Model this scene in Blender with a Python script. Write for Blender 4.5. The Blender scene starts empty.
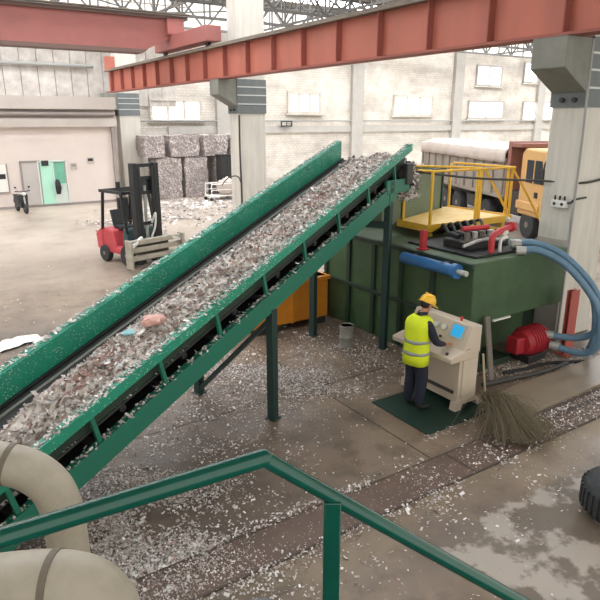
import bpy, bmesh, math, random
import numpy as np
from mathutils import Vector, Matrix, noise
random.seed(7)
S = bpy.context.scene
COL = S.collection
TH = math.atan2(.548, .8365)            # heading of the building grid (b axis) in the world
ZR = lambda t: Matrix.Rotation(t, 4, 'Z')
def W(b, a, z=0.0):                      # building grid -> world
    return ZR(TH) @ Vector((b, a, z))
def V(*p): return Vector(p)

# ------------------------------------------------------------------ materials
def lin(c):
    def f(x):
        x /= 255.0
        return x / 12.92 if x <= .04045 else ((x + .055) / 1.055) ** 2.4
    return (f(c[0]), f(c[1]), f(c[2]), 1)
def mat(name, col, rough=.6, metal=0.0, col2=None, scale=6.0, amount=.6, bump=0.0, bscale=30.0, speck=None, sscale=60.0, sth=.12,
        emit=None, estr=0.0, streak=False, alpha=None):
    m = bpy.data.materials.new(name); m.use_nodes = True
    nt = m.node_tree; N = nt.nodes; L = nt.links
    bs = N['Principled BSDF']
    bs.inputs['Roughness'].default_value = rough
    bs.inputs['Metallic'].default_value = metal
    bs.inputs['Base Color'].default_value = lin(col)
    tc = N.new('ShaderNodeTexCoord')
    vec = tc.outputs['Object']
    if streak:
        mp = N.new('ShaderNodeMapping'); mp.inputs['Scale'].default_value = (1, 1, .12)
        L.new(vec, mp.inputs['Vector']); vec2 = mp.outputs['Vector']
    else:
        vec2 = vec
    cur = None
    if col2:
        n = N.new('ShaderNodeTexNoise'); n.inputs['Scale'].default_value = scale; n.inputs['Detail'].default_value = 7
        n.inputs['Roughness'].default_value = .65
        L.new(vec2, n.inputs['Vector'])
        r = N.new('ShaderNodeValToRGB')
        r.color_ramp.elements[0].position = .5 - .18; r.color_ramp.elements[1].position = .5 + .2
        r.color_ramp.elements[0].color = (0, 0, 0, 1); r.color_ramp.elements[1].color = (amount, amount, amount, 1)
        L.new(n.outputs['Fac'], r.inputs['Fac'])
        mx = N.new('ShaderNodeMix'); mx.data_type = 'RGBA'
        mx.inputs[6].default_value = lin(col); mx.inputs[7].default_value = lin(col2)
        L.new(r.outputs['Color'], mx.inputs[0])
        cur = mx.outputs[2]
    if speck:
        v = N.new('ShaderNodeTexVoronoi'); v.inputs['Scale'].default_value = sscale
        L.new(vec, v.inputs['Vector'])
        n2 = N.new('ShaderNodeTexNoise'); n2.inputs['Scale'].default_value = sscale * .12; n2.inputs['Detail'].default_value = 3
        L.new(vec, n2.inputs['Vector'])
        ml = N.new('ShaderNodeMath'); ml.operation = 'MULTIPLY'; ml.inputs[1].default_value = sth * 2
        L.new(n2.outputs['Fac'], ml.inputs[0])
        lt = N.new('ShaderNodeMath'); lt.operation = 'LESS_THAN'
        L.new(v.outputs['Distance'], lt.inputs[0]); L.new(ml.outputs[0], lt.inputs[1])
        mx2 = N.new('ShaderNodeMix'); mx2.data_type = 'RGBA'
        if cur: L.new(cur, mx2.inputs[6])
        else: mx2.inputs[6].default_value = lin(col)
        mx2.inputs[7].default_value = lin(speck)
        L.new(lt.outputs[0], mx2.inputs[0]); cur = mx2.outputs[2]
    if cur: L.new(cur, bs.inputs['Base Color'])
    if bump:
        nb = N.new('ShaderNodeTexNoise'); nb.inputs['Scale'].default_value = bscale; nb.inputs['Detail'].default_value = 5
        L.new(vec, nb.inputs['Vector'])
        bp = N.new('ShaderNodeBump'); bp.inputs['Strength'].default_value = bump; bp.inputs['Distance'].default_value = .02
        L.new(nb.outputs['Fac'], bp.inputs['Height']); L.new(bp.outputs['Normal'], bs.inputs['Normal'])
    if emit:
        bs.inputs['Emission Color'].default_value = lin(emit); bs.inputs['Emission Strength'].default_value = estr
    return m
def tint_mat(name, rough=.8):            # colour of each scrap comes from its own colour attribute
    m = bpy.data.materials.new(name); m.use_nodes = True
    nt = m.node_tree; bs = nt.nodes['Principled BSDF']; bs.inputs['Roughness'].default_value = rough
    at = nt.nodes.new('ShaderNodeAttribute'); at.attribute_name = 'scrap_colour'
    nt.links.new(at.outputs['Color'], bs.inputs['Base Color'])
    return m

M = {}
M['teal'] = mat('teal_paint', (36, 146, 118), .42, col2=(26, 118, 97), scale=3, bump=.08, speck=(214, 220, 214), sscale=34, sth=.17)
M['teal_clean'] = mat('teal_paint_clean', (27, 112, 90), .45, col2=(38, 104, 86), scale=4, amount=.7, bump=.06)
M['rail_green'] = mat('handrail_green', (3, 76, 62), .2, col2=(4, 58, 48), scale=9, amount=.6)
M['leg_green'] = mat('leg_dark_green', (26, 52, 50), .5, col2=(40, 62, 56), scale=8)
M['baler_green'] = mat('baler_green', (64, 92, 58), .55, col2=(46, 68, 44), scale=2.2, bump=.08, amount=.8)
M['hopper_green'] = mat('hopper_green', (98, 116, 92), .55, col2=(84, 102, 80), scale=2.0, amount=.8)
M['dark_green'] = mat('dark_green', (34, 56, 40), .6, col2=(22, 36, 28), scale=3)
M['black'] = mat('black_rubber', (22, 24, 25), .6, col2=(40, 42, 42), scale=8)
M['belt'] = mat('belt_rubber', (34, 37, 38), .7, col2=(58, 60, 58), scale=10, amount=.6)
M['dark_steel'] = mat('dark_steel', (46, 48, 50), .5, .3, col2=(66, 64, 62), scale=9)
M['beam'] = mat('red_beam_paint', (184, 106, 88), .65, col2=(160, 98, 82), scale=1.1, amount=.9, streak=True)
M['beam_end'] = mat('red_beam_stiffener', (150, 84, 72), .65, col2=(132, 76, 66), scale=2)
M['crane'] = mat('crane_red', (166, 102, 96), .65, col2=(148, 94, 88), scale=.8, amount=.9)
M['crane_dark'] = mat('crane_flange', (112, 88, 80), .65, col2=(96, 82, 74), scale=2)
M['dusty'] = mat('dusty_flange', (124, 116, 104), .85, col2=(98, 84, 74), scale=3)
M['column'] = mat('whitewashed_column', (210, 206, 196), .8, col2=(182, 178, 168), scale=4, amount=.9, streak=True, bump=.05)
M['corbel'] = mat('grey_corbel', (132, 132, 124), .8, col2=(112, 112, 104), scale=2.5, amount=.9)
M['jacket'] = mat('grey_jacket', (112, 118, 118), .75, col2=(92, 98, 98), scale=4)
M['jacket_line'] = mat('jacket_line', (196, 200, 196), .7)
M['wall'] = mat('whitewashed_brick', (226, 220, 210), .9, col2=(186, 176, 164), scale=.9, amount=.75, bump=.1, bscale=4)
M['wall_up'] = mat('upper_wall_boards', (206, 200, 192), .9, col2=(150, 142, 134), scale=1.2, amount=.9)
M['wall_grey'] = mat('wall_grey_band', (176, 172, 164), .9, col2=(158, 152, 146), scale=2)
M['room'] = mat('office_plaster', (214, 202, 194), .85, col2=(204, 192, 184), scale=.6, amount=.8)
M['fascia'] = mat('fascia_grey', (186, 178, 170), .85, col2=(170, 160, 152), scale=1.5, streak=False)
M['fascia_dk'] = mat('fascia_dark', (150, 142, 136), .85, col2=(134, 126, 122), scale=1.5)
M['door'] = mat('door_grey', (186, 180, 176), .6, col2=(172, 166, 162), scale=2)
M['mint'] = mat('mint_glass', (158, 208, 184), .3, col2=(186, 218, 202), scale=1.6, emit=(150, 225, 190), estr=.12)
M['door_white'] = mat('door_panel_white', (206, 216, 208), .5, col2=(190, 206, 196), scale=2)
M['mint_dk'] = mat('mint_glass_dark', (96, 164, 138), .35, col2=(128, 190, 164), scale=3)
M['white'] = mat('white_paint', (224, 222, 216), .5)
M['glass_lit'] = mat('daylit_glass', (240, 244, 246), .3, emit=(250, 252, 255), estr=2.2)
M['glass_soft'] = mat('whitewashed_glass', (232, 228, 216), .5, emit=(250, 248, 236), estr=.45)
M['roof'] = mat('roof_sheet', (150, 148, 144), .8, col2=(128, 124, 120), scale=1)
M['skylight'] = mat('roof_light', (240, 244, 248), .5, emit=(248, 251, 255), estr=9.0)
M['truss'] = mat('truss_steel', (98, 96, 92), .7, col2=(80, 76, 72), scale=3)
M['yellow'] = mat('yellow_paint', (230, 184, 56), .5, col2=(214, 164, 46), scale=5, amount=.7)
M['yellow_deck'] = mat('yellow_deck', (222, 178, 84), .6, col2=(226, 206, 150), scale=4, amount=.8)
M['orange'] = mat('orange_paint', (214, 140, 36), .5, col2=(190, 112, 30), scale=3, amount=.7)
M['truck_yellow'] = mat('truck_cab_paint', (206, 162, 100), .55, col2=(188, 148, 96), scale=2)
M['truck_bed'] = mat('truck_bed_dust', (150, 142, 130), .8, col2=(126, 116, 104), scale=2.5, amount=.9)
M['truck_rib'] = mat('truck_bed_rib', (140, 132, 121), .8, col2=(118, 109, 100), scale=2.5)
M['tarp'] = mat('pale_tarp', (190, 178, 168), .85, col2=(166, 154, 146), scale=2, bump=.3, bscale=5)
M['truck_red'] = mat('truck_bulkhead', (146, 96, 84), .7, col2=(120, 82, 74), scale=2)
M['chassis'] = mat('truck_chassis', (52, 50, 50), .7, col2=(72, 68, 64), scale=5)
M['glass_dark'] = mat('dark_glass', (40, 48, 54), .15)
M['tyre'] = mat('tyre_rubber', (38, 41, 44), .75, col2=(58, 60, 62), scale=14, bump=.3, bscale=40)
M['rim'] = mat('wheel_rim', (120, 114, 108), .6, .2)
M['bale'] = mat('paper_bale', (164, 154, 150), .95, col2=(120, 110, 108), scale=9, amount=.9, bump=1.0, bscale=14, speck=(196, 188, 184), sscale=10, sth=.34)
M['fork_black'] = mat('forklift_black', (34, 38, 40), .5, .2, col2=(52, 54, 54), scale=7)
M['fork_red'] = mat('forklift_red', (190, 66, 74), .45, col2=(166, 58, 64), scale=6)
M['fork_teal'] = mat('forklift_cowl', (46, 76, 80), .5, col2=(36, 58, 62), scale=5)
M['clamp'] = mat('clamp_steel', (178, 172, 156), .6, .1, col2=(132, 126, 114), scale=6)
M['clamp_dk'] = mat('clamp_steel_dark', (84, 80, 72), .6, .2, col2=(58, 56, 52), scale=6)
M['pipe'] = mat('cream_duct', (172, 164, 148), .5, col2=(150, 142, 126), scale=4, amount=.8)
M['weld'] = mat('duct_weld_seam', (112, 104, 90), .7, col2=(92, 84, 72), scale=10)
M['console'] = mat('beige_console', (196, 182, 164), .5, col2=(180, 166, 148), scale=3)
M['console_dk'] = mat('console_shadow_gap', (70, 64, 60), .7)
M['screen'] = mat('screen_blue', (40, 140, 190), .2, emit=(50, 160, 215), estr=.5)
M['gauge'] = mat('gauge_face', (206, 206, 200), .4)
M['mat_green'] = mat('rubber_mat', (13, 48, 38), .6, col2=(12, 42, 32), scale=6, bump=.3, bscale=60)
M['lime'] = mat('hi_vis_lime', (212, 228, 30), .75, col2=(196, 214, 34), scale=9, bump=.15, bscale=14)
M['band'] = mat('reflective_band', (150, 154, 146), .45)
M['navy'] = mat('navy_cloth', (26, 29, 46), .85, col2=(36, 39, 58), scale=12, bump=.2, bscale=18)
M['skin'] = mat('skin', (178, 128, 102), .55)
M['hair'] = mat('black_hair', (26, 22, 22), .6)
M['helmet'] = mat('helmet_yellow', (230, 180, 40), .3)
M['boot'] = mat('boot_black', (30, 30, 32), .6)
M['redpipe'] = mat('red_paint', (186, 48, 56), .45, col2=(160, 44, 50), scale=7)
M['redpost'] = mat('red_post', (190, 96, 84), .6, col2=(168, 84, 74), scale=5)
M['redpump'] = mat('red_pump', (176, 40, 52), .5, col2=(116, 32, 40), scale=8)
M['hose'] = mat('blue_hose', (96, 128, 150), .5, col2=(80, 110, 132), scale=10)
M['bluepipe'] = mat('blue_pipe', (44, 104, 160), .4, col2=(40, 92, 140), scale=6)
M['steel'] = mat('bright_steel', (184, 184, 178), .4, .3, col2=(150, 150, 146), scale=10)
M['drum'] = mat('grey_drum', (140, 140, 132), .5, .2, col2=(112, 112, 106), scale=6)
M['twig'] = mat('dry_twigs', (112, 102, 80), .9, col2=(78, 70, 54), scale=20)
M['stick'] = mat('pale_stick', (190, 176, 148), .7)
M['plank'] = mat('grey_plank', (118, 110, 100), .8, col2=(98, 92, 84), scale=6)
M['box_white'] = mat('switch_white', (216, 216, 212), .5)
M['conduit'] = mat('conduit_grey', (150, 150, 146), .6)
M['cable'] = mat('cable_dark', (66, 64, 62), .7)
M['slab'] = mat('wet_slab', (140, 126, 108), .38, col2=(122, 110, 94), scale=1.6, bump=.06, amount=.9)
M['strip'] = mat('rusty_channel', (100, 78, 64), .5, col2=(72, 57, 48), scale=2.6, bump=.25, bscale=12, speck=(206, 200, 194), sscale=26, sth=.13)
M['joint'] = mat('joint_dirt', (80, 70, 62), .8)
M['gap'] = mat('channel_gap', (40, 36, 33), .8)
M['rag'] = mat('grey_rag', (128, 130, 134), .9, col2=(96, 98, 102), scale=9)
M['deck'] = mat('steel_deck', (70, 84, 80), .6)
M['scrap'] = tint_mat('paper_scrap')

def brick_wall():
    m = M['wall']; nt = m.node_tree; N = nt.nodes; L = nt.links; bs = N['Principled BSDF']
    src = bs.inputs['Base Color'].links[0].from_socket
    tc = N.new('ShaderNodeTexCoord'); mp = N.new('ShaderNodeMapping'); mp.inputs['Rotation'].default_value = (math.pi / 2, 0, 0)
    L.new(tc.outputs['Object'], mp.inputs['Vector'])
    bk = N.new('ShaderNodeTexBrick'); bk.inputs['Scale'].default_value = 1.6; bk.inputs['Mortar Size'].default_value = .03
    bk.inputs['Color1'].default_value = (1, 1, 1, 1); bk.inputs['Color2'].default_value = (.86, .84, .82, 1); bk.inputs['Mortar'].default_value = (.7, .68, .65, 1)
    L.new(mp.outputs['Vector'], bk.inputs['Vector'])
    sn = N.new('ShaderNodeTexNoise'); sn.inputs['Scale'].default_value = .35; sn.inputs['Detail'].default_value = 9
    mp2 = N.new('ShaderNodeMapping'); mp2.inputs['Scale'].default_value = (.5, 1, 2.2)
    L.new(tc.outputs['Object'], mp2.inputs['Vector']); L.new(mp2.outputs['Vector'], sn.inputs['Vector'])
    mr = N.new('ShaderNodeMapRange'); mr.inputs[1].default_value = .45; mr.inputs[2].default_value = .68; mr.inputs[3].default_value = 1; mr.inputs[4].default_value = .7
    L.new(sn.outputs['Fac'], mr.inputs[0])
    a = N.new('ShaderNodeMix'); a.data_type = 'RGBA'; a.blend_type = 'MULTIPLY'; a.inputs[0].default_value = .7
    L.new(src, a.inputs[6]); L.new(bk.outputs['Color'], a.inputs[7])
    b = N.new('ShaderNodeMix'); b.data_type = 'RGBA'; b.blend_type = 'MULTIPLY'; b.inputs[0].default_value = 1
    L.new(a.outputs[2], b.inputs[6]); L.new(mr.outputs[0], b.inputs[7]); L.new(b.outputs[2], bs.inputs['Base Color'])
brick_wall()

# floor: one concrete sheet, wear, stains and painted far-end brightness from its own pattern (object coordinates are the grid b, a)
def floor_mat():
    m = bpy.data.materials.new('workshop_concrete'); m.use_nodes = True
    nt = m.node_tree; N = nt.nodes; L = nt.links; bs = N['Principled BSDF']
    tc = N.new('ShaderNodeTexCoord'); P = tc.outputs['Object']
    def nz(sc, det=6, rough=.6):
        n = N.new('ShaderNodeTexNoise'); n.inputs['Scale'].default_value = sc; n.inputs['Detail'].default_value = det
        n.inputs['Roughness'].default_value = rough; L.new(P, n.inputs['Vector']); return n.outputs['Fac']
    def ramp(src, p0, p1, lo=0.0, hi=1.0):
        r = N.new('ShaderNodeMapRange'); r.inputs[1].default_value = p0; r.inputs[2].default_value = p1
        r.inputs[3].default_value = lo; r.inputs[4].default_value = hi; L.new(src, r.inputs[0]); return r.outputs[0]
    def mix(f, c0, c1):
        x = N.new('ShaderNodeMix'); x.data_type = 'RGBA'
        L.new(f, x.inputs[0])
        for i, c in ((6, c0), (7, c1)):
            if isinstance(c, tuple): x.inputs[i].default_value = lin(c)
            else: L.new(c, x.inputs[i])
        return x.outputs[2]
    def math_(op, a, b):
        q = N.new('ShaderNodeMath'); q.operation = op
        for i, c in ((0, a), (1, b)):
            if isinstance(c, (int, float)): q.inputs[i].default_value = c
            else: L.new(c, q.inputs[i])
        return q.outputs[0]
    sx = N.new('ShaderNodeSeparateXYZ'); L.new(P, sx.inputs[0]); b, a = sx.outputs[0], sx.outputs[1]
    base = mix(ramp(nz(.45), .38, .64), (136, 119, 100), (100, 85, 72))
    base = mix(ramp(nz(2.2, 8), .48, .68, 0, .75), base, (80, 66, 56))
    # far end painted paler, for the bright light and wet reflection there
    far = ramp(math_('ADD', a, ramp(nz(.25), 0, 1, -5, 5)), 14, 24)
    base = mix(far, base, (166, 153, 139))
    base = mix(math_('MULTIPLY', ramp(nz(.5, 8), .5, .62), math_('MULTIPLY', far, .6)), base, (126, 114, 104))
    # dark dirty earth left of the conveyor
    l = math_('MULTIPLY', ramp(b, 3.6, 2.2), ramp(a, 15, 12))
    base = mix(math_('MULTIPLY', l, ramp(nz(.8), .35, .6, .2, .75)), base, (84, 76, 68))
    # pale mortar apron by the steps with dark worn patches
    ap = math_('MULTIPLY', ramp(math_('ADD', a, ramp(nz(1.1), 0, 1, -.8, .8)), 3.62, 3.54), ramp(math_('ADD', b, ramp(nz(1.3), 0, 1, -.6, .6)), 3.9, 4.1))
    patch = mix(ramp(nz(1.7, 7), .47, .53), (166, 157, 146), (100, 89, 76))
    base = mix(math_('MULTIPLY', ap, .85), base, patch)
    # ochre rust tinge round the channel
    base = mix(math_('MULTIPLY', math_('MULTIPLY', ramp(a, 3.6, 4.1), ramp(a, 4.6, 4.2)), ramp(nz(1.5), .4, .7, .1, .6)), base, (146, 128, 98))
    # fine pale specks of trodden paper dust
    v = N.new('ShaderNodeTexVoronoi'); v.inputs['Scale'].default_value = 22; L.new(P, v.inputs['Vector'])
    sp = math_('LESS_THAN', v.outputs['Distance'], ramp(nz(.7, 4), .45, .75, 0, .22))
    base = mix(math_('MULTIPLY', sp, .7), base, (198, 190, 182))
    L.new(base, bs.inputs['Base Color'])
    L.new(ramp(nz(.6), .35, .65, .28, .62), bs.inputs['Roughness'])
    bp = N.new('ShaderNodeBump'); bp.inputs['Strength'].default_value = .25; bp.inputs['Distance'].default_value = .02
    L.new(nz(14, 8), bp.inputs['Height']); L.new(bp.outputs['Normal'], bs.inputs['Normal'])
    return m
M['floor'] = floor_mat()

# ------------------------------------------------------------------ mesh collector
class MB:
    def __init__(s): s.v = []; s.f = []; s.c = []
    def add(s, vs, fs):
        o = len(s.v); s.v += [tuple(p) for p in vs]; s.f += [tuple(o + i for i in f) for f in fs]; return s
    def box(s, x0, x1, y0, y1, z0, z1, mt=None):
        vs = [V(x, y, z) for x in (x0, x1) for y in (y0, y1) for z in (z0, z1)]
        if mt: vs = [mt @ p for p in vs]
        return s.add(vs, [(0, 1, 3, 2), (4, 6, 7, 5), (0, 4, 5, 1), (2, 3, 7, 6), (0, 2, 6, 4), (1, 5, 7, 3)])
    def bar(s, p, q, w, h, up=(0, 0, 1)):              # rectangular bar p->q
        p, q = V(*p), V(*q); d = (q - p).normalized(); u = V(*up)
        if abs(d.dot(u)) > .98: u = V(0, 1, 0)
        x = d.cross(u).normalized(); y = x.cross(d).normalized()
        vs = [c + x * (i * w / 2) + y * (j * h / 2) for c in (p, q) for i, j in ((-1, -1), (1, -1), (1, 1), (-1, 1))]
        return s.add(vs, [(0, 1, 2, 3), (7, 6, 5, 4), (0, 4, 5, 1), (1, 5, 6, 2), (2, 6, 7, 3), (3, 7, 4, 0)])
    def tube(s, pts, r, n=12, smooth=0, caps=True):
        P = [V(*p) for p in pts]
        if smooth:
            Q = []
            for i in range(len(P) - 1):
                p0, p1, p2, p3 = P[max(i - 1, 0)], P[i], P[i + 1], P[min(i + 2, len(P) - 1)]
                for k in range(smooth):
                    t = k / smooth
                    Q.append(.5 * ((2 * p1) + (p2 - p0) * t + (2 * p0 - 5 * p1 + 4 * p2 - p3) * t * t + (3 * p1 - p0 - 3 * p2 + p3) * t ** 3))
            P = Q + [P[-1]]
        R = r if isinstance(r, (list, tuple)) else [r] * len(P)
        if len(R) != len(P):
            R = [R[min(int(i / (len(P) - 1) * (len(R) - 1)), len(R) - 1)] for i in range(len(P))]
        ref = V(0, 0, 1); rings = []
        prev = None
        for i, p in enumerate(P):
            d = (P[min(i + 1, len(P) - 1)] - P[max(i - 1, 0)]).normalized()
            if prev is None:
                x = d.cross(ref)
                if x.length < .05: x = d.cross(V(1, 0, 0))
                x.normalize()
            else:
                x = prev - d * prev.dot(d); x.normalize()
            prev = x; y = d.cross(x)
            rings.append([p + (x * math.cos(2 * math.pi * k / n) + y * math.sin(2 * math.pi * k / n)) * R[i] for k in range(n)])
        vs = [p for rg in rings for p in rg]; fs = []
        for i in range(len(P) - 1):
            for k in range(n):
                a, b = i * n + k, i * n + (k + 1) % n
                fs.append((a, b, b + n, a + n))
        if caps:
            fs.append(tuple(range(n - 1, -1, -1))); fs.append(tuple((len(P) - 1) * n + k for k in range(n)))
        return s.add(vs, fs)
    def lathe(s, prof, n=24, mt=None):                 # profile of (r, z) about local z
        vs = []; fs = []
        for r, z in prof:
            for k in range(n):
                t = 2 * math.pi * k / n; p = V(r * math.cos(t), r * math.sin(t), z); vs.append(mt @ p if mt else p)
        for i in range(len(prof) - 1):
            for k in range(n):
                a, b = i * n + k, i * n + (k + 1) % n; fs.append((a, b, b + n, a + n))
        fs.append(tuple(range(n - 1, -1, -1))); fs.append(tuple((len(prof) - 1) * n + k for k in range(n)))
        return s.add(vs, fs)
    def prism(s, poly, lo, hi, axis='y'):              # polygon extruded along an axis
        mp = {'y': lambda p, t: V(p[0], t, p[1]), 'x': lambda p, t: V(t, p[0], p[1]), 'z': lambda p, t: V(p[0], p[1], t)}[axis]
        n = len(poly); vs = [mp(p, lo) for p in poly] + [mp(p, hi) for p in poly]
        fs = [tuple(range(n)), tuple(range(2 * n - 1, n - 1, -1))] + [(i, i + n, (i + 1) % n + n, (i + 1) % n) for i in range(n)]
        return s.add(vs, fs)
    def ell(s, c, r, n=16, m=10, mt=None):
        prof = []
        vs = []; fs = []
        for i in range(m + 1):
            ph = -math.pi / 2 + math.pi * i / m
            for k in range(n):
                t = 2 * math.pi * k / n
                p = V(r[0] * math.cos(ph) * math.cos(t), r[1] * math.cos(ph) * math.sin(t), r[2] * math.sin(ph))
                p = (mt @ p if mt else p) + V(*c); vs.append(p)
        for i in range(m):
            for k in range(n):
                a, b = i * n + k, i * n + (k + 1) % n; fs.append((a, b, b + n, a + n))
        return s.add(vs, fs)
    def xf(s, mt): s.v = [tuple(mt @ V(*p)) for p in s.v]; return s
    def build(s, name, m, parent=None, bevel=0.0, smooth=True, loc=None, rot=None):
        me = bpy.data.meshes.new(name); me.from_pydata(s.v, [], s.f)
        bm = bmesh.new(); bm.from_mesh(me)
        bmesh.ops.remove_doubles(bm, verts=bm.verts, dist=1e-6)
        bmesh.ops.recalc_face_normals(bm, faces=bm.faces)
        bm.to_mesh(me); bm.free()
        me.materials.append(M[m])
        if smooth:
            for p in me.polygons: p.use_smooth = True
            me.set_sharp_from_angle(angle=math.radians(38))
        o = bpy.data.objects.new(name, me); COL.objects.link(o)
        if parent: o.parent = parent
        if loc is not None: o.location = loc
        if rot is not None: o.rotation_euler = (0, 0, rot)
        if bevel:
            md = o.modifiers.new('edge_round', 'BEVEL'); md.width = bevel; md.segments = 2; md.limit_method = 'ANGLE'
        return o
def tag(o, label=None, cat=None, group=None, kind=None):
    if label: o['label'] = label
    if cat: o['category'] = cat
    if group: o['group'] = group
    if kind: o['kind'] = kind
    return o
def thing(name, label, cat, loc, rot=TH, group=None):
    o = bpy.data.objects.new(name, None); o.empty_display_size = .2; COL.objects.link(o)
    o.location = loc; o.rotation_euler = (0, 0, rot)
    return tag(o, label, cat, group)
def struct(mb, name, m, label=None, loc=(0, 0, 0), rot=TH, bevel=0.0, smooth=True, parent=None):
    if parent: return mb.build(name, m, parent, bevel, smooth)
    o = mb.build(name, m, None, bevel, smooth, loc, rot)
    o['kind'] = 'structure'
    if label: o['label'] = label
    return o
def copy_tree(o, parent=None):
    c = o.copy(); COL.objects.link(c)
    if parent: c.parent = parent
    for ch in list(o.children): copy_tree(ch, c)
    return c

# ================================================================== SETTING
fm = MB(); fm.add([V(-16, -4, 0), V(62, -4, 0), V(62, 37, 0), V(-16, 37, 0)], [(0, 1, 2, 3)])
struct(fm, 'floor', 'floor', 'concrete workshop floor, wet and stained, strewn with paper')
struct(MB().box(-16, 62, 36, 36.4, 0, 9.35), 'wall_back', 'wall', 'whitewashed brick back wall with pipes and windows')
struct(MB().box(-16.3, -16, -4, 36.4, 0, 10.6), 'wall_left', 'wall', 'whitewashed side wall of the hall')
# boarded upper part of the back wall above the office
ub = MB()
for i in range(16):
    x = 1.0 + i * .85; ub.box(x + .01, x + .83, 35.9, 36, 5.0, 9.35)
struct(ub, 'trim_1', 'wall_up', 'grey boarded cladding above the office roof')
pl = MB()
for b in (17.2, 27.9, 38.2, 48.9): pl.box(b, b + 1.0, 35.7, 36, 0, 9.35)
struct(pl, 'trim_2', 'wall_grey', 'grey pilasters on the back wall')
bd = MB().box(14, 62, 35.86, 36, 3.4, 3.85)
struct(bd, 'trim_3', 'wall_grey', 'grey band along the back wall')
bd = MB().tube([(12, 35.75, 4.18), (62, 35.75, 4.18)], .05, 8).tube([(0.5, 35.7, 7.05), (9.8, 35.7, 7.05)], .09, 8)
struct(bd, 'trim_4', 'conduit', 'thin pipes running along the back wall')
# windows of the back wall
wn = 0
def window(b0, b1, z0, z1, nx, nz, a=36.0, fm='wall_grey'):
    global wn; wn += 1
    t = thing('window_%d' % wn, None, None, W((b0 + b1) / 2, a, z0)); del_keys = None
    t['kind'] = 'structure'; t['label'] = 'daylit window in the white back wall'
    w = (b1 - b0) / 2; h = z1 - z0
    MB().box(-w, w, -.06, -.02, 0, h).build('pane', 'glass_lit' if fm != 'wall' else 'glass_soft', t)
    f = MB()
    for x in (-w, w): f.box(x - .07, x + .07, -.16, 0, -.07, h + .07)
    for z in (0, h): f.box(-w, w, -.16, 0, z - .07, z + .07)
    for i in range(1, nx): x = -w + 2 * w * i / nx; f.box(x - .06, x + .06, -.14, -.03, 0, h)
    for i in range(1, nz): z = h * i / nz; f.box(-w, w, -.14, -.03, z - .05, z + .05)
    f.build('window_frame', fm, t)
    MB().box(-w - .2, w + .2, -.2, 0, -.16, -.07).build('window_sill', 'wall', t)
window(40.9, 43.9, 7.0, 8.5, 2, 1); window(46.9, 50.6, 7.4, 9.0, 2, 1); window(47.2, 51.8, 4.25, 5.75, 2, 1)
for q in ((32.0, 36.0, 4.6, 6.0), (22.6, 25.2, 4.7, 6.0), (13.0, 16.2, 4.2, 5.4)): window(*q, 3, 1, fm='wall')
window(40.2, 44.5, 4.4, 5.7, 2, 1)

# office box on the left
struct(MB().box(-6, 9.75, 32.8, 35.9, 0, 3.9), 'wall_office', 'room', 'cream plastered office wall')
fa = MB().box(-6, 9.9, 32.55, 35.9, 3.9, 4.3).box(-6, 9.9, 32.5, 35.9, 4.75, 5.35)
struct(fa, 'trim_5', 'fascia', 'pale ribbed fascia over the office')
struct(MB().box(-6, 9.85, 32.7, 35.9, 4.3, 4.75).tube([(-6, 32.62, 4.52), (9.8, 32.62, 4.52)], .09, 8), 'trim_6', 'fascia_dk', 'office fascia recess and pipe, pipe shadows painted in as darker grey')  # darker grey stands for the shadows round the fascia pipe
struct(MB().box(-6, 9.78, 32.77, 32.8, 0, .12), 'baseboard_office', 'fascia_dk', 'dark skirting of the office wall')
struct(MB().box(9.6, 9.8, 32.6, 32.8, 0, 3.9), 'trim_7', 'fascia_dk', 'dark drain pipe at the office corner')
# doors of the office
d1 = thing('door_1', None, None, W(5.45, 32.8, .12)); d1['kind'] = 'structure'; d1['label'] = 'light grey office door'
MB().box(-.38, .38, -.06, 0, 0, 2.1).build('door_leaf', 'door', d1, .01)
fr = MB()
for x in (-.42, .42): fr.box(x - .04, x + .04, -.09, 0, 0, 2.18)
fr.box(-.46, .46, -.09, 0, 2.1, 2.18); fr.build('door_frame', 'fascia_dk', d1)
MB().tube([(.28, -.1, 1.0), (.34, -.1, 1.0)], .02, 8).build('door_handle', 'steel', d1)
d2 = thing('door_2', None, None, W(6.5, 32.8, .12)); d2['kind'] = 'structure'; d2['label'] = 'mint green glazed office doorway'
MB().box(-.66, .0, -.06, 0, .0, 2.1).build('pane', 'mint', d2)
MB().box(0, .62, -.06, 0, .0, .95).build('door_panel', 'door_white', d2)
MB().box(.05, .56, -.07, 0, 1.0, 2.05).build('window_pane', 'mint_dk', d2)
fr = MB()
for x in (-.68, .02, .66): fr.box(x - .03, x + .03, -.1, 0, 0, 2.16)
fr.box(-.7, .7, -.1, 0, 2.1, 2.16).box(.0, .66, -.1, 0, .92, .99); fr.build('door_frame', 'door_white', d2)
t = thing('door_sign', 'small dark square sign above the mint green doorway', 'sign', W(6.15, 32.68, 2.15))
MB().box(-.17, .17, -.02, .0, -.12, .14).build('face', 'dark_steel', t, .01)
t = thing('coat', 'dark coat hanging on the mint green doorway', 'coat', W(6.62, 32.5, .62))
MB().tube([(0, 0, 0), (.02, 0, .3), (0, 0, .62), (0, 0, .74)], [.1, .15, .12, .05], 10).build('cloth', 'black', t)
for i, (b, z, w, lab) in enumerate(((7.55, 1.95, .16, 'pale grey wall notice just beside the mint doorway'), (8.42, 2.2, .18, 'dark-topped wall notice furthest from the mint doorway'))):
    t = thing('wall_notice', lab, 'notice', W(b, 32.78, z))
    MB().box(-w, w, -.02, 0, -.16, .16).build('sheet', 'fascia', t)
    MB().box(-w * .7, w * .7, -.03, -.02, -.02, .12).build('print', 'fascia_dk' if i == 0 else 'dark_steel', t)
t = thing('notice_board', 'white notice board with dark edge on the office wall', 'board', W(4.0, 32.78, .85))
MB().box(-.5, .36, -.03, 0, 0, 1.3).build('sheet', 'white', t)
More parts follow.
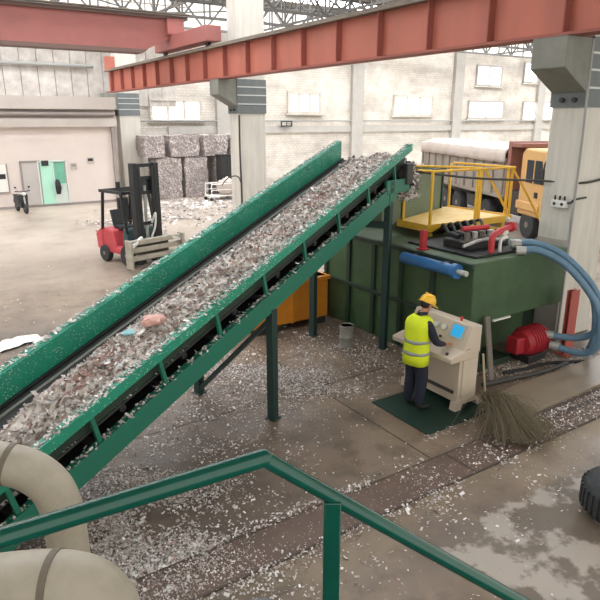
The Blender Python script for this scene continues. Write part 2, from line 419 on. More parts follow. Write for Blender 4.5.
MB().box(.36, .42, -.05, 0, -.02, 1.34).box(-.5, .42, -.05, 0, -.06, -.0).build('frame', 'fascia_dk', t)
MB().box(.0, .3, -.04, -.03, .62, .86).build('print', 'dark_steel', t)

# roof with rooflights and trusses
rf = MB(); sk = MB()
bands = [(8.6, 9.6), (13, 14.4), (17.4, 19), (22, 23.6), (26.6, 28.4), (31.2, 33.4)]
edges = [-4.0]
for a0, a1 in bands: edges += [a0, a1]
edges.append(36.4)
last = -4.0
for a0, a1 in bands:
    if a0 > last: rf.box(-16, 62, last, a0, 11.0, 11.12)
    sk.box(-16, 62, a0, a1, 11.02, 11.1); last = a1
rf.box(-16, 62, last, 36.4, 11.0, 11.12)
struct(rf, 'ceiling', 'roof', 'grey sheet roof of the hall')
struct(sk, 'ceiling_rooflights', 'skylight', 'translucent rooflight strips')
def truss(axis, c, lo, hi, zb, zt, step, name, w=.09):
    m = MB(); P = (lambda s, z: (s, c, z)) if axis == 'b' else (lambda s, z: (c, s, z))
    m.bar(P(lo, zb), P(hi, zb), w, w); m.bar(P(lo, zt), P(hi, zt), w, w)
    n = int((hi - lo) / step)
    for i in range(n):
        s0 = lo + i * step; s1 = s0 + step
        m.bar(P(s0, zb), P(s0, zt), w * .6, w * .6)
        if i % 2: m.bar(P(s0, zb), P(s1, zt), w * .7, w * .7)
        else: m.bar(P(s0, zt), P(s1, zb), w * .7, w * .7)
    struct(m, name, 'truss', 'steel lattice roof truss')
for a in (13.3, 20, 26.7, 30.5, 34.4): truss('b', a, -15.5, 61.5, 9.2, 10.85, 1.5, 'roof_truss', .13)
for b in (4.5, 12.0, 19.5, 27, 34.5, 42, 49.5): truss('a', b, 5, 35.6, 9.35, 10.75, 1.4, 'roof_truss', .1)
br = MB()
for b in range(-12, 60, 8):
    for a in (13.3, 20.0, 26.7):
        br.bar((b, a, 9.6), (b + 8, a + 6.7, 9.6), .06, .06); br.bar((b + 8, a, 9.6), (b, a + 6.7, 9.6), .06, .06)
struct(br, 'roof_truss_bracing', 'truss', 'thin steel cross bracing under the roof')

# columns with corbels
for i, a in enumerate((-6.95, 6.65, 20.05, 33.9)):
    top = 10.9
    c = MB().box(0, 1.13, 0, .68, 0, top)
    o = struct(c, 'column', 'column', 'whitewashed concrete column carrying the red crane beam', loc=W(10.48, a), bevel=.02)
    j = MB().box(-.03, 1.16, -.03, .71, 4.45, 5.62).build('jacket', 'jacket', o)
    k = MB()
    for z in (4.78, 5.08, 5.36): k.box(-.02, 1.15, -.045, -.03, z - .018, z + .018)
    k.build('jacket_line', 'jacket_line', o)
    cb = MB().prism([(-.03, 4.7), (-.75, 5.09), (-.75, 5.6), (-.03, 5.6)], -.01, .69, 'y')
    cb.build('corbel', 'corbel', o, .015)
    bl = MB()
    for y in (.2, .45): bl.tube([(-.09, y, 4.58), (-.03, y, 4.58)], .045, 8)
    bl.build('bolt', 'dark_steel', o)
    if i == 1:
        MB().box(-.02, .0, 0.02, .66, 0, 2.02).build('dado', 'wall_grey', o)

# crane runway beam
rw = thing('crane_runway_beam', 'long red riveted steel crane beam carried across the columns', 'beam', W(9.95, 0, 5.6))
A0, A1 = -7.0, 33.4
MB().box(-.02, .02, A0, A1, .05, 1.02).build('web', 'beam', rw)
MB().box(-.22, .22, A0, A1, 0, .05).build('bottom_flange', 'beam_end', rw)
MB().box(-.24, .24, A0, A1, 1.02, 1.08).build('top_flange', 'dusty', rw)
MB().box(-.04, .04, A0, A1, 1.08, 1.17).build('crane_rail', 'dusty', rw)
a = -6.08; st0 = None
while a < A1:
    stm = MB().box(-.19, -.02, -.012, .012, .05, 1.02).box(.02, .19, -.012, .012, .05, 1.02)
    if st0 is None:
        st0 = stm.build('stiffener', 'beam_end', rw); st0.location = (0, a, 0)
    else:
        s = st0.copy(); COL.objects.link(s); s.parent = rw; s.location = (0, a, 0)
    a += 1.61
MB().box(-.2, .2, A1 - .5, A1, 1.08, 1.75).build('end_stop', 'beam', rw)

# overhead crane bridge
cr = thing('overhead_crane', 'dusty red overhead crane girder spanning above the office side', 'crane', W(0, 24.0, 6.78))
MB().prism([(-15, .0), (8.6, .0), (9.75, .55), (10.25, .55), (10.25, 1.3), (-15, 1.3)], .03, .45, 'y').build('girder', 'crane', cr)
MB().prism([(-15, -.1), (8.5, -.1), (8.7, .04), (-15, .04)], -.12, .55, 'y').build('bottom_flange', 'crane_dark', cr)
MB().box(-15, 10.4, -.1, .58, 1.18, 1.3).build('top_flange', 'crane_dark', cr)
MB().box(-15, 10.4, -.3, -.06, 1.34, 1.38).build('walkway_edge', 'dusty', cr)
MB().tube([(-15, -.22, 1.62), (10.3, -.22, 1.62)], .02, 6).build('handrail', 'dusty', cr)
MB().box(9.65, 10.25, -3.3, 1.7, .1, .62).build('end_carriage', 'crane', cr, .02)
for y in (-2.8, 1.3):
    MB().lathe([(.1, -.05), (.16, -.05), (.16, .05), (.1, .05)], 20, Matrix.Translation((9.95, y, .13)) @ Matrix.Rotation(math.pi / 2, 4, 'Y')).build('wheel', 'dark_steel', cr)
MB().box(9.5, 10.2, -.2, .6, .62, 1.2).build('drive_box', 'crane', cr, .03)

# cables and boxes on columns
t = thing('conduit_pipe', 'thin pale conduit running down the column beside the switch box', 'pipe', W(10.44, 6.6))
MB().tube([(-.25, -.12, 5.55), (-.12, -.06, 4.4), (-.0, 0, 3.3), (0, 0, 0)], .022, 8, 6).build('tube', 'conduit', t)
t = thing('column_cable', 'dark cable running down the middle column', 'cable', W(10.5, 20.0))
MB().tube([(0, 0, 4.4), (-.01, 0, 3.0), (.02, 0, 1.6), (0, 0, .02)], .035, 8, 6).tube([(0, 0, 2.0), (-.15, -.02, 2.25), (-.4, .2, 2.2), (-.55, .5, 1.9)], .02, 6, 6).build('cable_run', 'cable', t)
t = thing('switch_box', 'small white switch box fixed to the nearest white column', 'switch', W(10.48, 6.9, 2.63))
MB().box(-.09, 0, -.16, .16, 0, .14).build('housing', 'box_white', t, .008)
for y in (-.1, 0, .1): MB().tube([(-.05, y, .14), (-.05, y, .22)], .018, 8).build('terminal', 'dark_steel', t)
for y in (-.08, .08): MB().tube([(-.1, y, .07), (-.09, y, .07)], .03, 10).build('socket', 'dark_steel', t)
MB().tube([(-.03, -.16, .1), (-.05, -.24, .12), (.0, -.27, .17), (.35, -.28, .19)], .02, 8, 5).build('lead', 'cable', t)
t = thing('strung_cable', 'dark cable strung from the green hopper across to the column', 'cable', W(8.25, 8.94, 3.3))
MB().tube([(0, 0, .0), (1.13, -.74, -.16), (2.15, -1.6, -.2), (2.36, -2.3, -.2), (3.3, -2.35, -.13), (6.0, -2.4, .1)], .022, 8, 8).build('cable_run', 'cable', t)
t = thing('wall_sign', 'small dark sign on the far wall beside the middle column', 'sign', W(22.3, 35.7, 3.8))
MB().box(-.45, .45, -.03, 0, 0, .38).build('plate', 'dark_steel', t)
MB().box(-.36, -.05, -.04, -.03, .08, .3).box(.02, .34, -.04, -.03, .2, .29).box(.02, .3, -.04, -.03, .09, .16).build('lettering', 'wall_grey', t)

# ================================================================== floor work
struct(MB().box(-3, 10.2, 4.30, 4.80, 0, .012), 'floor_channel', 'strip', 'rusty brown channel cover across the floor')
g = MB().box(-3, 10.2, 4.80, 4.825, 0, .016).box(-3, 10.2, 4.275, 4.30, 0, .016).box(6.2, 10.2, 4.62, 4.70, 0, .02)
g.box(7.0, 12, 4.8, 4.86, 0, .03)
g.box(5.42, 5.46, 4.3, 4.8, 0, .018).box(6.1, 6.14, 4.3, 4.8, 0, .018)
struct(g, 'floor_channel_edge', 'joint', 'dark joint lines of the floor channel')
struct(MB().prism([(7.05, 4.86), (12, 4.92), (12, 5.62), (7.34, 5.62), (6.8, 5.36)], 0, .06, 'z'), 'floor_slab', 'slab', 'wet concrete slab beside the console', bevel=.01)
jl = MB().box(2.0, 7.4, 7.44, 7.46, 0, .004).box(5.2, 5.22, 4.85, 10, 0, .004)
struct(jl, 'floor_joint', 'joint', 'dark joint lines in the concrete floor')

# paper scraps -----------------------------------------------------
PALE = [(226, 222, 218), (206, 200, 196), (190, 184, 178), (214, 200, 196), (170, 162, 156), (200, 190, 186), (236, 234, 232)]
MIXED = PALE + [(206, 178, 172), (150, 140, 132), (120, 110, 104), (96, 88, 84), (200, 154, 144), (186, 172, 158), (166, 182, 188), (170, 158, 146), (134, 122, 112), (178, 166, 154)]
def flakes(pts, name, pal, s0, s1, lift=.01, label=None, cat=None, kind=None, parent=None, loc=None, rot=None, flat=.35):
    vs = []; fs = []; cs = []
    for p in pts:
        s = random.uniform(s0, s1) * (1 if random.random() < .93 else 1.8); l = s * random.uniform(.8, 2.4)
        R = Matrix.Rotation(random.uniform(0, 6.28), 3, 'Z') @ Matrix.Rotation(random.gauss(0, flat), 3, 'X') @ Matrix.Rotation(random.gauss(0, flat), 3, 'Y')
        c = V(*p) + V(0, 0, lift); k = random.uniform(-.35, .5) * s
        q = [(-l / 2, -s / 2, k), (-l / 2, s / 2, k * .6), (0, -s / 2, 0), (0, s / 2, 0), (l / 2, -s / 2 * random.uniform(.3, 1), k), (l / 2, s / 2, k * .3)]
        o = len(vs); vs += [tuple(c + R @ V(*x)) for x in q]; fs += [(o, o + 2, o + 3, o + 1), (o + 2, o + 4, o + 5, o + 3)]
        cc = lin(random.choice(pal)); j = random.uniform(.8, 1.12)
        cs += [(cc[0] * j, cc[1] * j, cc[2] * j, 1)] * 6
    me = bpy.data.meshes.new(name); me.from_pydata(vs, [], fs)
    at = me.color_attributes.new('scrap_colour', 'FLOAT_COLOR', 'POINT')
    at.data.foreach_set('color', [x for c in cs for x in c])
    me.materials.append(M['scrap'])
    o = bpy.data.objects.new(name, me); COL.objects.link(o)
    if parent: o.parent = parent
    if loc is not None: o.location = loc
    if rot is not None: o.rotation_euler = (0, 0, rot)
    return tag(o, label, cat, None, kind)
pts = []
def blob(b, a, sb, sa, n, th=0.0):
    for _ in range(int(n * 2.3)):
        x, y = random.gauss(0, sb), random.gauss(0, sa)
        q = (b + x * math.cos(th) - y * math.sin(th), a + x * math.sin(th) + y * math.cos(th))
        if noise.noise(V(q[0] * 1.4, q[1] * 1.4, 3.1)) + random.uniform(-.45, .35) > -.15: pts.append((q[0], q[1], 0))
def line(b0, a0, b1, a1, sp, n):
    for _ in range(n):
        t = random.random(); pts.append((b0 + (b1 - b0) * t + random.gauss(0, sp), a0 + (a1 - a0) * t + random.gauss(0, sp), 0.012))
blob(4.6, 8.0, .55, .6, 2300); blob(5.3, 7.6, .45, .45, 1500); blob(4.5, 8.9, .6, .5, 800)
blob(1.6, 5.8, .45, .45, 2600); blob(1.7, 4.7, .35, .35, 2600); blob(1.1, 5.3, .4, .5, 1900); blob(2.0, 6.5, .5, .5, 1100)
blob(3.2, 7.6, .7, .6, 500); blob(6.5, 9.0, .5, .6, 500); blob(6.6, 7.9, .5, .5, 400); blob(2.7, 5.9, .6, .5, 500)
blob(3.3, 6.6, .7, .5, 130); blob(9.4, 5.85, .5, .2, 700); blob(8.5, 6.15, .5, .15, 500); blob(10.2, 5.3, .35, .3, 1400); blob(9.9, 4.75, .4, .15, 700); blob(5.15, 4.5, .5, .3, 350)
blob(5.3, 4.0, .7, .3, 260); blob(4.5, 3.2, .9, .5, 40); blob(7.2, 7.9, .2, .6, 150); blob(2.4, 3.9, .5, .3, 260)
line(1.9, 4.87, 4.2, 4.87, .05, 420); line(2.0, 4.22, 5.2, 4.22, .05, 420); line(6.3, 4.66, 10, 4.7, .06, 520)
line(6.8, 4.45, 10, 4.45, .09, 500); line(7.3, 4.83, 9.6, 4.88, .05, 360); line(5.5, 4.5, 7.2, 4.4, .14, 260)
line(5.5, 5.22, 7.0, 5.25, .04, 120); line(9.3, 5.3, 10.3, 5.2, .25, 420); line(4.2, 8.4, 6.0, 7.5, .2, 300)
for _ in range(600): pts.append((random.uniform(.5, 9.5), random.uniform(3.2, 10), 0))
for _ in range(900): pts.append((random.uniform(-2, 4.5), random.uniform(9.5, 20), 0))
pts = [p for p in pts if not (5.6 < p[0] < 7.0 and 5.3 < p[1] < 6.5)]
flakes(pts, 'paper_litter', PALE + PALE + [(246, 244, 240), (140, 130, 122), (120, 110, 104), (196, 168, 160), (168, 158, 148)], .008, .022, .01, 'scattered scraps of shredded paper on the concrete floor', 'paper litter', 'stuff', None, (0, 0, 0), TH)
pts = []
for (b, a, s, n) in ((13, 29, 2.2, 900), (9, 26, 1.5, 350), (12, 24, 2.0, 300), (15.5, 30.5, 1.5, 500)):
    for _ in range(n): pts.append((random.gauss(b, s), random.gauss(a, s * .5), 0))
flakes(pts, 'paper_drift', PALE, .03, .1, .02, 'pale paper rubble drifted in front of the bales', 'paper litter', 'stuff', None, (0, 0, 0), TH)
for i, (b, a, l, lab) in enumerate(((1.25, 12.3, .62, 'crumpled white plastic sheet on the dirty floor left of conveyor, larger one'), (2.05, 12.15, .38, 'small crumpled white plastic sheet beside the larger one on the floor'))):
    m_ = MB(); vs = []; fs = []; nx, ny = 14, 8
    for x in range(nx):
        for y in range(ny):
            u, w = (x / (nx - 1) - .5) * 2 * l, (y / (ny - 1) - .5) * .55 * (1 - .3 * abs(x / 7 - 1))
            vs.append(V(u, w + .1 * math.sin(u * 4), .02 + .07 * abs(noise.noise(V(u * 5, w * 6, i)))))
    for x in range(nx - 1):
        for y in range(ny - 1): fs.append((x * ny + y, (x + 1) * ny + y, (x + 1) * ny + y + 1, x * ny + y + 1))
    t = tag(m_.add(vs, fs).build('plastic_sheet', 'white', None, loc=W(b, a), rot=TH + .1), lab, 'plastic sheet')

# ================================================================== CONVEYOR (local x up the belt, y across to the far side)
TC = math.atan2(.819, .574)
cv = thing('belt_conveyor', 'long green inclined belt conveyor carrying shredded paper up to the hopper', 'conveyor', (-.4, 8.01, 0), TC)
zr = lambda s: 2.443 + .322 * s
s0, s1 = -5.25, 4.25
def rail(w, o0, o1, wd, name, m, a=s0, b=s1):
    mb = MB(); zc = (o0 + o1) / 2
    mb.prism([(a, zr(a) + o0), (b, zr(b) + o0), (b, zr(b) + o1), (a, zr(a) + o1)], w - wd / 2, w + wd / 2, 'y')
    return mb.build(name, m, cv, .006)
rail(0, -.13, 0, .12, 'top_rail', 'teal')
rail(1.5, -.36, .02, .05, 'side_panel', 'teal'); rail(1.56, -.05, .03, .12, 'panel_lip', 'teal')
rail(0.1, -.34, -.06, .03, 'skirt', 'dark_green'); rail(1.44, -.4, -.31, .05, 'skirt', 'black')
rail(0, -.76, -.48, .1, 'bottom_chord', 'teal_clean', s0, 3.75); rail(1.5, -.76, -.48, .1, 'bottom_chord', 'teal_clean', s0, 3.75)
rail(.75, -.38, -.345, 1.34, 'belt', 'belt'); rail(.75, -.66, -.635, 1.3, 'return_belt', 'black', s0, 4.05)
rail(1.3, -.345, -.33, .05, 'edge_strip', 'drum')
rail(1.46, -.64, -.36, .03, 'dark_filler_sheet', 'black')  # black sheet added so the openings of the side truss look dark
MB().tube([(4.12, .06, zr(4.12) - .5), (4.12, 1.44, zr(4.12) - .5)], .15, 20).build('head_drum', 'dark_steel', cv)
MB().box(4.0, 4.26, -.1, .0, zr(4.1) - .68, zr(4.1) - .3).build('bearing', 'dark_steel', cv, .02)
MB().box(3.3, 4.2, -.06, 0, 2.95, 3.2, None).build('drive_guard', 'teal_clean', cv, .02)
for i in range(10):
    s = -4.85 + i * .95
    if s > 3.7: break
    for w in (0.0, 1.5):
        MB().bar((s, w, zr(s) - .5), (s - .1, w, zr(s) - .1), .05, .04, (0, 1, 0)).build('lattice_post', 'teal_clean', cv)
    MB().bar((s, .04, zr(s) - .55), (s, 1.46, zr(s) - .55), .06, .06).build('cross_tie', 'dark_steel', cv)
    MB().tube([(s + .4, .1, zr(s + .4) - .43), (s + .4, 1.4, zr(s + .4) - .43)], .045, 10).build('roller', 'dark_steel', cv)
def leg(s, w, top, m='leg_green'):
    o = MB().box(-.06, .06, -.06, .06, 0, top).box(-.09, .09, -.09, .09, 0, .02).build('leg', m, cv, .006); o.location = (s, w, 0)
leg(0, 0, zr(0) - .74); leg(0, 1.5, zr(0) - .74); leg(3.49, 0, zr(3.49) - .74); leg(3.3, 1.5, zr(3.3) - .74)
MB().bar((0, 1.44, .12), (0, .06, 1.5), .09, .06).build('brace', 'leg_green', cv)
MB().bar((0, 0, 1.62), (0, 1.5, 1.62), .1, .12).build('cross_beam', 'leg_green', cv)
MB().bar((3.45, 0, 2.4), (3.3, 1.5, 2.4), .1, .12).build('cross_beam', 'leg_green', cv)
MB().bar((3.49, 0, 2.75), (3.49, 0, 3.2), .16, .12, (0, 1, 0)).build('end_post', 'teal_clean', cv)

# paper on the belt
def heap_h(s, w):
    lo, hi = (.14, 1.2) if s > -1.9 else (.14 + min(.36, (-1.9 - s) * .26), 1.2 - min(.16, (-1.9 - s) * .1))
    if w < lo or w > hi: return -1
    t = (w - lo) / (hi - lo); base = math.sin(math.pi * t) ** .6
    return base * (.13 + .09 * noise.noise(V(s * 1.6, w * 1.6, 0)) + .07 * noise.noise(V(s * 5, w * 5, 4))) + .03 * noise.noise(V(s * 16, w * 16, 2))
hp = MB(); nx, ny = 420, 36; vs = []; fs = []; cs = []
for i in range(nx):
    for j in range(ny):
        s = s0 + .05 + (4.2 - s0) * i / (nx - 1)
        lo, hi = (.14, 1.2) if s > -1.9 else (.14 + min(.36, (-1.9 - s) * .26), 1.2 - min(.16, (-1.9 - s) * .1))
        w = lo + (hi - lo) * j / (ny - 1)
        vs.append((s, w, zr(s) - .345 + max(0.002, heap_h(s, w))))
        n1 = noise.noise(V(s * 7, w * 7, 9)); n2 = noise.noise(V(s * 1.5, w * 2, 5))
        c0 = lin((206, 198, 190)) if n1 + .4 * n2 > -.12 else lin((150, 136, 126))
        if n2 < -.35: c0 = lin((150, 120, 110))
        cs.append(c0)
for i in range(nx - 1):
    for j in range(ny - 1): fs.append((i * ny + j, (i + 1) * ny + j, (i + 1) * ny + j + 1, i * ny + j + 1))
me = bpy.data.meshes.new('shredded_paper'); me.from_pydata(vs, [], fs)
at = me.color_attributes.new('scrap_colour', 'FLOAT_COLOR', 'POINT'); at.data.foreach_set('color', [x for c in cs for x in c])
me.materials.append(M['scrap'])
o = bpy.data.objects.new('shredded_paper', me); COL.objects.link(o); o.location = (-.4, 8.01, 0); o.rotation_euler = (0, 0, TC)
tag(o, 'thick bed of shredded waste paper riding up the belt conveyor', 'shredded paper', None, 'stuff')
pts = []
while len(pts) < 9000:
    s = random.uniform(s0, 4.2); w = random.uniform(.1, 1.25); h = heap_h(s, w)
    if h > 0: pts.append((s, w, zr(s) - .345 + h))
cols = MIXED + PALE + PALE
flakes(pts, 'paper_pieces', cols, .014, .04, .01, None, None, 'stuff', o, None, None, .7)
pts = [(random.uniform(-3.0, -2.3) , random.uniform(.55, .95), 0) for _ in range(1)]
# a salmon and a blue sheet lying in the bed
for i, (s, w, sz, m_, nm, lab) in enumerate(((-1.55, .66, .13, 'salmon', 'paper_sheet', 'salmon pink paper lump on the conveyor bed'), (-1.72, .92, .08, 'aqua', 'paper_sheet', 'small aqua blue paper piece on the conveyor bed'))):
    if m_ not in M: M[m_] = mat(m_ + '_paper', (208, 158, 146) if i == 0 else (120, 182, 188), .8, col2=(226, 186, 176) if i == 0 else (190, 210, 212), scale=12)
    mb = MB(); mb.ell((0, 0, 0), (sz * 1.3, sz, sz * .45), 18, 10)
    mb.v = [tuple(V(*p) * (1 + .35 * noise.noise(V(*p) * 14))) for p in mb.v]
    r = mb.build(nm, m_, None, smooth=False); r.location = Matrix.Translation((-.4, 8.01, 0)) @ ZR(TC) @ V(s, w, zr(s) - .345 + max(0, heap_h(s, w)) + .03); r.rotation_euler = (0, 0, TC)
    tag(r, lab, 'paper')
# dust of scraps lying on the rails of the conveyor
pts = []
for _ in range(1500):
    s = s0 + (4.2 - s0) * random.random() ** 1.15; pts.append((s, random.gauss(0, .03), zr(s)))
for _ in range(900):
    s = random.uniform(s0, 4.2); pts.append((s, 1.57 + random.uniform(-.06, .05), zr(s) + .03))
for _ in range(700):
    s = random.uniform(s0, 3.5); pts.append((s, random.gauss(0, .03), zr(s) - .48))
for _ in range(500):
    s = random.uniform(-5, -1.5); pts.append((s, random.uniform(.06, .3), zr(s) - .335))
flakes(pts, 'paper_dust', PALE, .012, .03, .008, 'paper scraps caught along the green conveyor rails', 'paper litter', 'stuff', None, (-.4, 8.01, 0), TC)

# ================================================================== HOPPER and BALER
hz = 3.3
hp_ = thing('feed_hopper', 'tall grey green steel hopper under the conveyor head', 'hopper', (-.4, 8.01, 2.22), TC)
hw = MB(); x0, x1, y0, y1, h = 4.3, 7.4, .56, 1.85, .95
hw.box(x0, x1, y0, y0 + .04, 0, h).box(x0, x1, y1 - .04, y1, 0, h).box(x1 - .04, x1, y0, y1, 0, h + .0).box(x0, x0 + .04, y0, y1, 0, h)
hw.build('shell', 'hopper_green', hp_, .005)
MB().box(x0 - .03, x1 + .03, y0 - .04, y0, h - .06, h).box(x0 - .03, x1 + .03, y1, y1 + .04, h - .06, h).box(x1, x1 + .04, y0, y1, h - .06, h).build('rim', 'dark_green', hp_)
for x in (5.2, 7.3): MB().box(x, x + .05, y0 - .03, y0, 0, h - .06).build('rib', 'dark_green', hp_)
pts = [(random.gauss(4.45, .16), random.gauss(.15, .12), random.uniform(2.75, 3.45)) for _ in range(450)] + [(random.gauss(4.6, .2), random.uniform(.3, 1.5), random.uniform(3.15, 3.5)) for _ in range(500)]
flakes(pts, 'hanging_scraps', PALE + [(110, 104, 100), (90, 86, 84)], .02, .07, 0, 'torn paper scraps hanging off the conveyor head', 'paper litter', 'stuff', None, (-.4, 8.01, 0), TC, 1.2)

bl = thing('baler', 'large dark green hydraulic baling press behind the control console', 'baler', W(7.6, 6.4))
MB().box(0, 2.5, 0, 4.2, .92, 1.98).build('press_body', 'baler_green', bl, .02)
MB().box(0.02, 2.46, .75, 4.2, .0, .92).build('base_box', 'baler_green', bl, .02)
MB().box(2.46, 2.82, .75, .85, 0, .92).build('dark_gap_filler', 'dark_green', bl, .01)  # dark panel added to cover the bright gap beside the baler
MB().box(.0, .35, .0, .55, .0, .92).build('corner_leg', 'dark_green', bl, .02)
for y in (.9, 1.7, 2.5, 3.3, 4.1): MB().box(-.05, 0, y - .05, y + .05, .05, 1.95).build('rib', 'dark_green', bl, .005)
MB().box(-.06, 0, 0, 4.2, 1.9, 1.98).box(-.06, 0, 0, 4.2, .9, .97).build('ledge', 'dark_green', bl, .005)
MB().box(.55, 1.0, -.04, 0, .9, .93).build('white_edge', 'white', bl)
MB().box(-.08, -.05, -.03, .75, .9, .93).build('white_edge', 'white', bl)
MB().box(.05, 1.2, .02, .55, .0, .12).build('skid', 'dark_green', bl, .01)
MB().box(.3, 1.9, .25, 1.9, 1.98, 2.02).build('valve_plate', 'black', bl, .01)
# valve gear on the top of the baler
def pipe_part(name, m, pts, r, parent, n=10, sm=0): return MB().tube(pts, r, n, sm).build(name, m, parent)
vg = thing('valve_manifold', 'dark valve manifold with bright fittings on top of the baler', 'valve', W(8.5, 7.45, 2.02))
MB().box(-.35, .75, -.4, .2, 0, .14).build('block', 'dark_steel', vg, .02)
for i in range(5):
    pipe_part('valve', 'steel' if i % 2 else 'plank', [(-.28 + i * .2, -.3, .14), (-.28 + i * .2, -.3, .3)], .05, vg)
    pipe_part('solenoid', 'black', [(-.28 + i * .2, -.12, .2), (-.28 + i * .2, .1, .22)], .05, vg)
pipe_part('return_line', 'steel', [(-.5, -.42, .1), (.0, -.45, .18), (.6, -.4, .1)], .03, vg, 8, 4)
pipe_part('pressure_line', 'steel', [(.5, -.3, .25), (.75, -.42, .32), (.9, -.2, .45)], .035, vg, 8, 3)
for k in range(6): pipe_part('hose', 'black', [(-.3 + k * .18, .1, .2), (-.2 + k * .2, .35, .35), (.1 + k * .15, .7, .2), (.2 + k * .12, 1.0, .05)], .03, vg, 8, 4)
rb = thing('red_pipework', 'red bent hydraulic pipework standing on the baler top', 'pipe', W(8.4, 6.75, 1.98))
pipe_part('riser', 'redpipe', [(0, 0, -.0), (0, 0, .28), (.12, .02, .36), (.6, .1, .42)], .055, rb, 12, 4)
pipe_part('branch', 'redpipe', [(-.2, .5, .4), (.25, .3, .42)], .045, rb)
pipe_part('white_valve', 'box_white', [(.18, -.04, .0), (.18, -.04, .25), (.34, -.04, .28)], .03, rb, 10, 3)
pipe_part('flange', 'redpipe', [(.58, .1, .42), (.66, .11, .42)], .09, rb, 14)
pipe_part('elbow_cap', 'box_white', [(.3, -.02, .34), (.42, .05, .36)], .04, rb)
rp = thing('red_post', 'short red post at the left end of the platform edge', 'post', W(7.72, 7.72, 1.98))
MB().box(-.05, .05, -.05, .05, .0, .36).build('shaft', 'redpipe', rp, .01)
MB().box(-.08, .08, -.08, .08, -.0, .03).build('foot', 'redpipe', rp)
bp_ = thing('blue_cylinder', 'blue hydraulic cylinder lying along the upper edge of the baler', 'cylinder', W(7.42, 6.75, 1.84))
pipe_part('barrel', 'bluepipe', [(0, -.1, 0), (0, 1.15, 0)], .1, bp_, 18)
pipe_part('gland', 'bluepipe', [(0, -.16, 0), (0, -.06, 0)], .125, bp_, 18)
pipe_part('rod', 'steel', [(0, -.35, 0), (0, -.15, 0)], .045, bp_, 12)
MB().box(.0, .13, .1, .18, -.1, .1).box(0, .13, .85, .93, -.1, .1).build('clamp', 'dark_steel', bp_)
# right end of the press: post, pump, blue hoses
po = thing('red_leg_post', 'faded red steel post standing before the nearest column', 'post', W(10.0, 6.1))
MB().box(-.13, .13, -.05, -.03, 0, 1.25).box(-.13, .13, .03, .05, 0, 1.25).box(-.02, .02, -.04, .04, 0, 1.25).build('shaft', 'redpost', po, .005)
MB().box(-.17, .17, -.13, .13, 0, .025).build('base_plate', 'redpost', po)
pu = thing('hydraulic_pump', 'bright red hydraulic pump on the floor under the baler end', 'pump', W(9.2, 6.35))
RX = Matrix.Translation((0, 0, .36)) @ Matrix.Rotation(math.pi / 2, 4, 'Y')
MB().lathe([(.1, -.3), (.22, -.28), (.25, -.2), (.25, .25), (.2, .3), (.2, .36), (.1, .4)], 24, RX).build('body', 'redpump', pu)
for k in range(6): MB().lathe([(.25, -.15 + k * .07), (.275, -.14 + k * .07), (.275, -.12 + k * .07), (.25, -.11 + k * .07)], 24, RX).build('fin', 'redpump', pu)
MB().box(-.25, .25, -.2, .2, 0, .14).build('foot', 'dark_steel', pu, .01)
MB().box(-.5, -.28, -.12, .12, .2, .5).build('terminal_box', 'redpump', pu, .02)
def hose(lab, pts, r=.06):
    base = V(*pts[0]); t = thing('hydraulic_hose', lab, 'hose', W(*pts[-1][:2], 0), TH, 'blue hydraulic hoses at the baler end')
    off = V(pts[-1][0], pts[-1][1], 0)
    loc = [tuple(V(*p) - off) for p in pts]
    MB().tube(loc, r, 14, 8).build('hose', 'hose', t)
    for p, q in ((loc[0], loc[1]), (loc[-1], loc[-2])):
        d = (V(*q) - V(*p)).normalized() * .16; MB().tube([p, tuple(V(*p) + d)], r * 1.25, 14).build('coupling', 'steel', t)
hose('upper outermost blue hose arching from baler top down to the pump', [(8.95, 6.75, 2.1), (9.2, 6.45, 2.14), (9.45, 6.0, 1.95), (9.68, 5.5, 1.4), (9.72, 5.4, .8), (9.7, 5.7, .5), (9.4, 6.2, .48)])
hose('lower blue hose beside the outermost one, ending nearest the floor', [(8.75, 6.5, 2.06), (9.02, 6.22, 2.07), (9.3, 5.8, 1.8), (9.52, 5.35, 1.2), (9.55, 5.25, .6), (9.55, 5.5, .3), (9.4, 6.05, .32)])
hose('inner blue hose running behind the other two down beside the red post', [(9.1, 6.9, 2.08), (9.4, 6.6, 2.1), (9.7, 6.15, 1.85), (9.95, 5.7, 1.2), (10.0, 5.6, .5), (10.05, 5.75, .07)])
for i, (lab, P_) in enumerate((('thin black hose trailing on the floor in front of the pump', [(8.2, 6.1, .03), (8.7, 6.0, .03), (9.2, 5.95, .03), (9.9, 5.6, .03), (10.3, 5.2, .03)]), ('thick grey hose on the floor along the slab edge', [(7.5, 5.95, .04), (8.1, 5.85, .04), (8.8, 5.75, .04), (9.5, 5.75, .04)]))):
    off = V(P_[0][0], P_[0][1], 0); t = thing('floor_hose', lab, 'hose', W(*P_[0][:2]), TH)
    MB().tube([tuple(V(*p) - off) for p in P_], .03 if i == 0 else .04, 10, 6).build('hose', 'black' if i == 0 else 'cable', t)
t = thing('leaning_plank', 'grey plank leaning against the corner of the baler', 'plank', W(7.8, 6.1))
MB().bar((-.04, -.12, .0), (.12, .22, 1.05), .12, .035, (0, 1, 0)).build('board', 'plank', t, .004)

